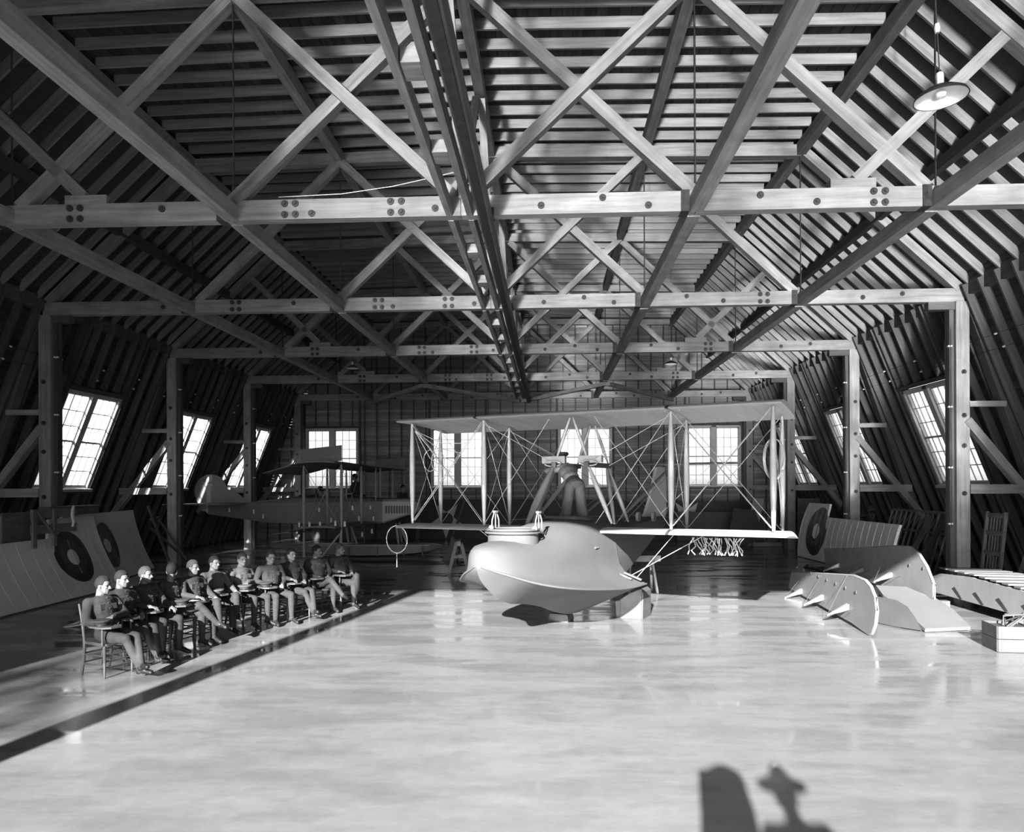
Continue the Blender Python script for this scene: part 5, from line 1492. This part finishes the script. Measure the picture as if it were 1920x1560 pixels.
# --- wing panels with king-posts, lower right
def kp_panel(name, label, B, A, lean, outline, posts, m_='panel_grey', group='wing panels with king-posts'):
    """outline in (along from B to A, height); posts: (along, height)"""
    B, A = V(*B), V(*A); u = (A - B).normalized(); side = V(-1, 0, 0); up = V(lean, 0, 1)
    t = thing(name, label, 'wing', B, 0, group)
    MB().prism(outline, (0, 0, 0), u, up, 0.05).obj('panel_skin', m_, t)
    rim = MB().path([u * a + up * z for a, z in outline], 0.028, seg=6, closed=True).obj('rim', m_, t)
    n = u.cross(up).normalized()
    if n.x > 0: n = -n
    for a, z in posts:
        base = u * a + up * z + n * 0.02; tipp = base + n * 0.40 + V(0, -0.10, -0.16)
        kp = MB()
        w = 0.05
        kp.loft([[base + u * q * w * 1.4 + up * r_ * w for q, r_ in ((-1, -1), (1, -1), (1, 1), (-1, 1))], [tipp + u * q * 0.012 + up * r_ * 0.012 for q, r_ in ((-1, -1), (1, -1), (1, 1), (-1, 1))]], smooth=False)
        k_o = kp.obj('king_post', 'panel_grey', t)
        wr = MB(); hz_ = max(q[1] for q in outline if abs(q[0] - a) < 1.3)
        wr.tube(tipp, u * (a + 0.05) + up * (hz_ - 0.03) + n * 0.03, 0.004, seg=4)
        wr.tube(tipp, u * (a - 0.45) + up * (z + 0.02) + n * 0.03, 0.004, seg=4); wr.tube(tipp, u * (a + 0.45) + up * (z + 0.02) + n * 0.03, 0.004, seg=4)
        wr.obj('stay_wire', 'panel_toned_down', k_o)
    ft = MB()
    for a in np.linspace(0.6, 4.6, 8): ft.box(u * a + up * (0.62 + 0.0 * a) + n * 0.03, (0.02, 0.02, 0.05))
    ft.obj('hinge_fitting', 'iron', t)
    return t
K1 = [(0.0, 0.0), (-0.14, 0.05), (-0.28, 0.22), (-0.34, 0.45), (-0.26, 0.65), (-0.06, 0.80), (0.20, 0.87), (0.8, 0.88), (2.4, 0.72), (5.1, 0.44), (5.38, 0.06), (2.6, 0.06), (0.8, 0.05)]
kp_panel('kingpost_panel', 'round tipped grey wing panel on edge with white king-posts, nearest the camera at right', (5.32, 12.67, 0.02), (5.69, 17.79, 0.02), 0.02, K1, [(1.05, 0.30), (2.6, 0.24), (4.2, 0.14)])
K2 = [(0.40, 0.0), (0.22, 0.10), (0.24, 0.36), (0.50, 0.66), (0.80, 0.86), (1.18, 0.97), (1.8, 0.94), (4.0, 0.70), (6.04, 0.52), (5.85, 0.08), (4.0, 0.04), (1.56, 0.06)]
kp_panel('kingpost_panel', 'second round tipped grey wing panel with king-posts, propped behind the nearest one', (7.1, 13.9, 0.30), (7.2, 19.3, 0.30), 0.02, K2, [(2.0, 0.34), (3.5, 0.28), (5.0, 0.22)])
beamy = thing('prop_timbers', 'timbers under the second king-post panel', 'timber', (7.2, 16, 0))
for y in (14.6, 17.0, 19.0): beam('block', (6.9, y, 0.15), (7.6, y, 0.15), 0.16, 0.29, 'raw_wood', beamy)
mat('panel_flat', 0.0988, 0.6, 0.06, (2, 4, 2), blotch=0.05)
# flat lying wing with rounded tip, propped, and its side panel, shade painted into its colour
P_ = [(6.37, 14.88, 0.52), (6.92, 14.8, 0.50), (7.02, 14.56, 0.44), (7.2, 14.24, 0.36), (7.25, 13.76, 0.24), (7.16, 13.04, 0.06), (6.36, 12.95, 0.04), (6.36, 13.46, 0.165), (6.34, 14.0, 0.30), (6.30, 14.4, 0.40)]
def slab(name, label, cat_, pts, thick, m_, piece='panel_skin', group=None):
    c = sum((V(*p) for p in pts), V(0, 0, 0)) / len(pts); base = V(c.x, c.y, 0)
    t = thing(name, label, cat_, base, 0, group)
    n = V(0, 0, 0)
    for i in range(len(pts)): n += (V(*pts[i]) - c).cross(V(*pts[(i + 1) % len(pts)]) - c)
    n.normalize(); a = [V(*p) - base + n * thick / 2 for p in pts]; b = [V(*p) - base - n * thick / 2 for p in pts]; k = len(pts)
    MB().add(a + b, [tuple(range(k)), tuple(range(2 * k - 1, k - 1, -1))]).add(a + b, [(i, i + k, (i + 1) % k + k, (i + 1) % k) for i in range(k)]).obj(piece, m_, t)
    return t
t = slab('wing_tip_panel', 'pale rounded wing tip lying propped on a slope behind the nearest king-post panel', 'wing', P_, 0.06, 'panel_flat')
for x, y, z in ((6.75, 14.5, 0.40), (7.0, 14.6, 0.42)): beam('prop', (x, y, 0), (x, y, z - 0.03), 0.1, 0.1, 'raw_wood', t)
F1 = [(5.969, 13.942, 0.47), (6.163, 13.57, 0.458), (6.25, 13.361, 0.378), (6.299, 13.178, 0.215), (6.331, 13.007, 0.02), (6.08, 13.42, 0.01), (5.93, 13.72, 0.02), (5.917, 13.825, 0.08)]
slab('wing_tip_panel', 'darker rounded tip panel standing on edge beside the pale sloping wing tip', 'wing', F1, 0.04, 'panel_toned_down')
beam_t = thing('floor_timber', 'long timber on the floor under the sloping wing tips', 'timber', (6.8, 15.5, 0))
beam('timber', (6.62, 15.2, 0.06), (6.62, 18.4, 0.06), 0.14, 0.11, 'raw_wood', beam_t)
# open ribbed wing at the right edge on a stand
t = thing('ribbed_wing', 'long pale wing with open ribs on top resting on a stand at the right edge', 'wing', (8.3, 14.5, 0))
def LB(name, a, b, w, h, m_='panel_flat', up=(0, 0, 1)): beam(name, a, b, w, h, m_, t, up)
MB().prism([(0, 0.18), (0, 0.60), (2.9, 0.68), (4.0, 0.62), (4.45, 0.48), (4.45, 0.20)], (0.0, -2.3, 0), (0, 1, 0), (0, 0, 1), 0.06).obj('front_spar', 'panel_grey', t)
MB().prism([(0, 0.24), (0, 0.60), (2.6, 0.66), (3.3, 0.60), (3.3, 0.26)], (1.1, -2.3, 0), (0, 1, 0), (0, 0, 1), 0.05).obj('rear_spar', 'panel_flat', t)
for k in range(11):
    y = 12.5 + 0.36 * k
    LB('rib', (8.27, y, 0.635 + 0.015 * min(k, 7)), (9.42, y, 0.63 + 0.012 * min(k, 7)), 0.24 if k > 7 else 0.20, 0.03)
LB('bottom_skin', (8.85, 12.2, 0.20), (8.85, 16.4, 0.20), 1.15, 0.03)
for k in range(4): beam('drag_wire_strut', (8.265, 13.1 + 0.75 * k, 0.22), (8.255, 13.35 + 0.75 * k, 0.42), 0.02, 0.02, 'iron', t)
for y in (13.9, 15.9):
    beam('stand_leg', (8.5, y, 0), (8.5, y, 0.18), 0.14, 0.14, 'raw_wood', t); beam('stand_leg', (9.2, y, 0), (9.2, y, 0.18), 0.14, 0.14, 'raw_wood', t)
t = thing('nail_keg_box', 'battered pale wooden box with twisted scraps on top at the right edge', 'box', (7.02, 11.68, 0), -0.12)
for s_, (c_, z_) in enumerate((((0, -0.26), 0), ((0, 0.26), 0))):
    for k in range(2): MB().box((0, c_[1], 0.10 + 0.195 * k), (0.60, 0.022, 0.185)).obj('board', 'raw_wood', t)
for x in (-0.30, 0.30):
    for k in range(2): MB().box((x, 0, 0.10 + 0.195 * k), (0.022, 0.50, 0.185)).obj('board', 'raw_wood', t)
MB().box((0, 0, 0.02), (0.58, 0.5, 0.02)).obj('bottom', 'raw_wood', t); MB().box((0, 0, 0.33), (0.56, 0.48, 0.04)).obj('packing', 'dark_inside', t)
r = random.Random(3)
for k in range(5):
    p = V(r.uniform(-.2, .2), r.uniform(-.15, .15), 0.36)
    MB().path([p, p + V(r.uniform(-.1, .2), r.uniform(-.1, .1), .14), p + V(r.uniform(.0, .35), r.uniform(-.2, .2), .20), p + V(r.uniform(.1, .4), r.uniform(-.2, .2), .05)], 0.014, seg=5).obj('scrap', 'raw_wood', t)
# --- rib frames, ladders and coils against the right wall
t = thing('wing_skeleton', 'dark uncovered wing skeleton with many ribs leaning on the right wall', 'frame', (10.3, 21.5, 0))
e0, e1 = V(10.0, 23.3, 0.05), V(10.0, 19.95, 0.05); upv = V(0.50, 0, 1.70)
for f in (0.02, 0.35, 0.68, 1.0): beam('spar', e0 + upv * f, e1 + upv * f, 0.04, 0.07, 'stick_wood', t)
for k in range(12):
    q = e0.lerp(e1, k / 11.0)
    beam('rib', q, q + upv * 1.0, 0.03, 0.05, 'stick_wood', t)
for k in range(11):
    q0, q1 = e0.lerp(e1, k / 11.0), e0.lerp(e1, (k + 1) / 11.0)
    beam('rib_brace', q0 + upv * 0.68, q1 + upv * 1.0, 0.015, 0.02, 'stick_wood', t)
beam('plank', V(9.75, 21.2, 0.0), V(10.35, 20.7, 1.65), 0.20, 0.04, 'stick_wood', t, (1, 0, 0)); beam('plank', V(9.6, 20.4, 0.0), V(10.2, 19.6, 1.7), 0.20, 0.04, 'board_brown', t, (1, 0, 0))
t = thing('wing_skeleton', 'pale upright ribbed frame standing in front of the right wall beside the near post', 'frame', (10.1, 17.3, 0))
for y in (17.05, 17.75): beam('upright', (9.95, y, 0), (10.15, y, 1.88), 0.05, 0.07, 'stick_wood', t)
for z in (0.5, 0.95, 1.4, 1.8): beam('cross_bar', (9.95 + z * .107, 17.0, z), (9.95 + z * .107, 17.8, z), 0.03, 0.10, 'stick_wood', t)
for k in range(5): beam('slat', (9.99, 17.18 + 0.11 * k, 0.1), (10.17, 17.18 + 0.11 * k, 1.8), 0.03, 0.03, 'stick_wood', t)
t = thing('ladder', 'wooden ladder leaning on the right wall past the near post', 'ladder', (10.5, 16.5, 0))
for y in (16.05, 16.5): beam('rail', (9.9, y, 0), (10.75, y + 0.25, 2.0), 0.05, 0.07, 'stick_wood', t)
for k in range(6):
    f = 0.12 + 0.15 * k; beam('rung', (9.9 + .85 * f, 16.05 + .25 * f, 2 * f), (9.9 + .85 * f, 16.5 + .25 * f, 2 * f), 0.03, 0.03, 'stick_wood', t)
t = thing('bench', 'dark bench behind the right roundel wing carrying wire coils', 'bench', (9.85, 24.4, 0))
MB().box((0, 0, 1.20), (0.5, 2.6, 0.06)).obj('top', 'board_brown', t)
for sx in (-0.2, 0.2):
    for sy in (-1.2, 1.2): MB().box((sx, sy, 0.585), (0.07, 0.07, 1.17)).obj('leg', 'board_brown', t)
for k, (y, lab) in enumerate(((25.15, 'dark coil of wire nearer the back wall on the bench'), (23.55, 'dark coil of wire on the bench by the second right post'))):
    t = thing('wire_coil', lab, 'coil', (9.85, y, 1.23), 0, 'wire coils on the bench')
    r = random.Random(k); m = MB()
    for j in range(16):
        R_ = r.uniform(0.24, 0.33)
        m.path([V(0.03 * (j - 8) * 0.4 + 0.02 * math.sin(3 * a), R_ * math.cos(a), 0.34 + R_ * math.sin(a)) for a in np.linspace(0, 2 * PI, 26, endpoint=False)], 0.010, seg=4, closed=True)
    m.obj('wire_loops', 'black_wire', t)
t = thing('hose', 'dark hose looping on the floor by the right roundel wing', 'hose', (8.3, 22.5, 0))
MB().path([(-.3, 1.0, .03), (-.6, .4, .03), (-.3, -.4, .03), (.3, -.7, .03), (.5, -.2, .03), (.1, .2, .03), (-.35, 0, .06), (-.5, -.9, .03), (-.3, -1.6, .03)], 0.03, seg=6).obj('hose_line', 'black_wire', t)
# --- pendant lamps
mat('lamp_enamel', 0.65, 0.4, 0.04)
mat('lamp_outside', 0.06, 0.5, 0.05)
for (x, y, z, lab) in ((3.68, 7.15, 6.12, 'big pendant lamp near the camera at the upper right'), (4.40, 27.0, 6.86, 'small pendant lamp far away above the right half of the flying boat'), (-7.15, 27.0, 6.84, 'small pendant lamp far away at the left near the seaplane')):
    t = thing('pendant_lamp', lab, 'lamp', (x, y, z), 0, 'pendant lamps with enamel shades', rot=(0, -0.05, 0) if y < 10 else None)
    MB().lathe([(0.235, 0.0), (0.22, 0.035), (0.14, 0.085), (0.06, 0.11), (0.045, 0.13)], seg=28, caps=False).obj('shade', 'lamp_outside', t)
    MB().lathe([(0.225, 0.004), (0.21, 0.028), (0.13, 0.076), (0.0005, 0.085)], seg=28, caps=False).obj('shade_lining', 'lamp_enamel', t)
    MB().lathe([(0.0005, -0.0), (0.04, 0.012), (0.05, 0.045), (0.02, 0.08)], seg=14).obj('bulb', 'porcelain', t)
    MB().lathe([(0.032, 0.13), (0.036, 0.22), (0.03, 0.24)], seg=12).obj('socket', 'porcelain', t)
    MB().tube((0, 0, 0.24), (0, 0, roof_z(x) + 0.21 - z), 0.006, seg=5).obj('cord', 'black_wire', t)
    MB().lathe([(0.02, 0.62), (0.028, 0.66), (0.02, 0.70)], seg=10).obj('insulator', 'porcelain', t)
# --- open wiring on knobs along both leaning walls and up the posts
for s, side in ((1, 'right'), (-1, 'left')):
    t = thing('knob_wiring', 'two parallel wires on white knobs along the %s leaning wall above the windows' % side, 'wiring', (wx(s, 5.7), 24, 5.7), 0)
    L0 = Vector(t.location)
    for z in (5.55, 5.85):
        MB().tube(wp(s, 12.5, z, -0.03) - L0, wp(s, 35.5, z, -0.03) - L0, 0.006, seg=4).obj('wire', 'black_wire', t)
        y = 13.2 + (0.1 if z > 5.6 else 0)
        while y < 35.5:
            MB().tube(wp(s, y, z, 0.0) - L0, wp(s, y, z, -0.055) - L0, 0.022, seg=8).obj('knob', 'porcelain', t); y += 1.83
    for i in (1, 2, 3):
        px = CX + s * 3 * PAN - s * 0.28
        tt = thing('knob_wiring', 'pair of wires on white knobs down the %s %s post' % ({1: 'near', 2: 'middle', 3: 'far'}[i], side), 'wiring', (px, TY[i] - 0.08, 3.5), 0)
        for dx in (-0.03, 0.03):
            MB().tube((dx, -0.03, -2.0), (dx, -0.03, 2.6), 0.005, seg=4).obj('wire', 'black_wire', tt)
            for z in (-1.9, -0.6, 0.8, 2.2): MB().tube((dx, 0.0, z), (dx, -0.06, z), 0.022, seg=8).obj('knob', 'porcelain', tt)
# --- the photographers on their stand, behind and beside the lens (their shadows fall on the floor)
t = thing('camera_platform', 'plank platform the photographers stand on, outside the picture', 'platform', (0.35, -1.0, 0))
for k in range(8): MB().box((-1.05 + 0.30 * k, 0, 0.955), (0.28, 1.3, 0.045)).obj('plank', 'raw_wood', t)
for sx in (-1.1, 1.1):
    for sy in (-0.55, 0.55): MB().box((sx, sy, 0.465), (0.1, 0.1, 0.93)).obj('leg', 'raw_wood', t)
t = thing('view_camera', 'plate camera under a dark cloth on its tripod, outside the picture', 'camera', (0.19, -0.62, 0.98))
MB().box((0, 0.20, 1.47), (0.30, 0.08, 0.28)).obj('front_standard', 'board_brown', t)
MB().loft([[V(q * w_, y, 1.50 + r_ * w_) for q, r_ in ((-1, -1), (1, -1), (1, 1), (-1, 1))] for y, w_ in ((0.15, .15), (0.08, .13), (0.0, .16), (-0.08, .14), (-0.15, .17))], smooth=False).obj('bellows', 'boot', t)
for a in (0.5, 2.6, 4.7): MB().tube((0.05 * math.cos(a), 0.05 * math.sin(a), 1.30), (0.20 * math.cos(a), 0.26 * math.sin(a), 0.0), 0.02, seg=6).obj('tripod_leg', 'raw_wood', t)
MB().loft([[V(0.22 * k_ * math.cos(a), -0.10 + 0.26 * k_ * math.sin(a), z) for a in np.linspace(0, 2 * PI, 16, endpoint=False)] for z, k_ in ((0.75, 1.05), (1.1, 1.0), (1.45, 0.93), (1.70, 0.72), (1.76, 0.3))]).obj('dark_cloth', 'boot', t)
o = person('man in a peaked hat standing on the camera platform, outside the picture', (0.62, -1.05, 0.98), PI / 2, upright(0.05, 'work'), None)
t = thing('campaign_hat', 'broad brimmed peaked hat on the man beside the camera', 'hat', (0.62, -0.98, 2.69), PI / 2)
MB().lathe([(0.20, 0.0), (0.20, 0.008), (0.10, 0.02), (0.085, 0.10), (0.03, 0.19), (0.0005, 0.20)], seg=18).obj('crown_and_brim', 'breeches', t)

t = thing('slack_cable', 'thin slack cable strung from the nearest truss chord up to the centre planks', 'cable', (-3, 11.5, 7.05))
MB().path([(-1.2, 0, 0.0), (-0.2, 0, 0.03), (0.6, 0, 0.13), (1.3, 0, 0.27), (1.72, 0, 0.36)], 0.006, seg=4).obj('cable', 'rigging', t)
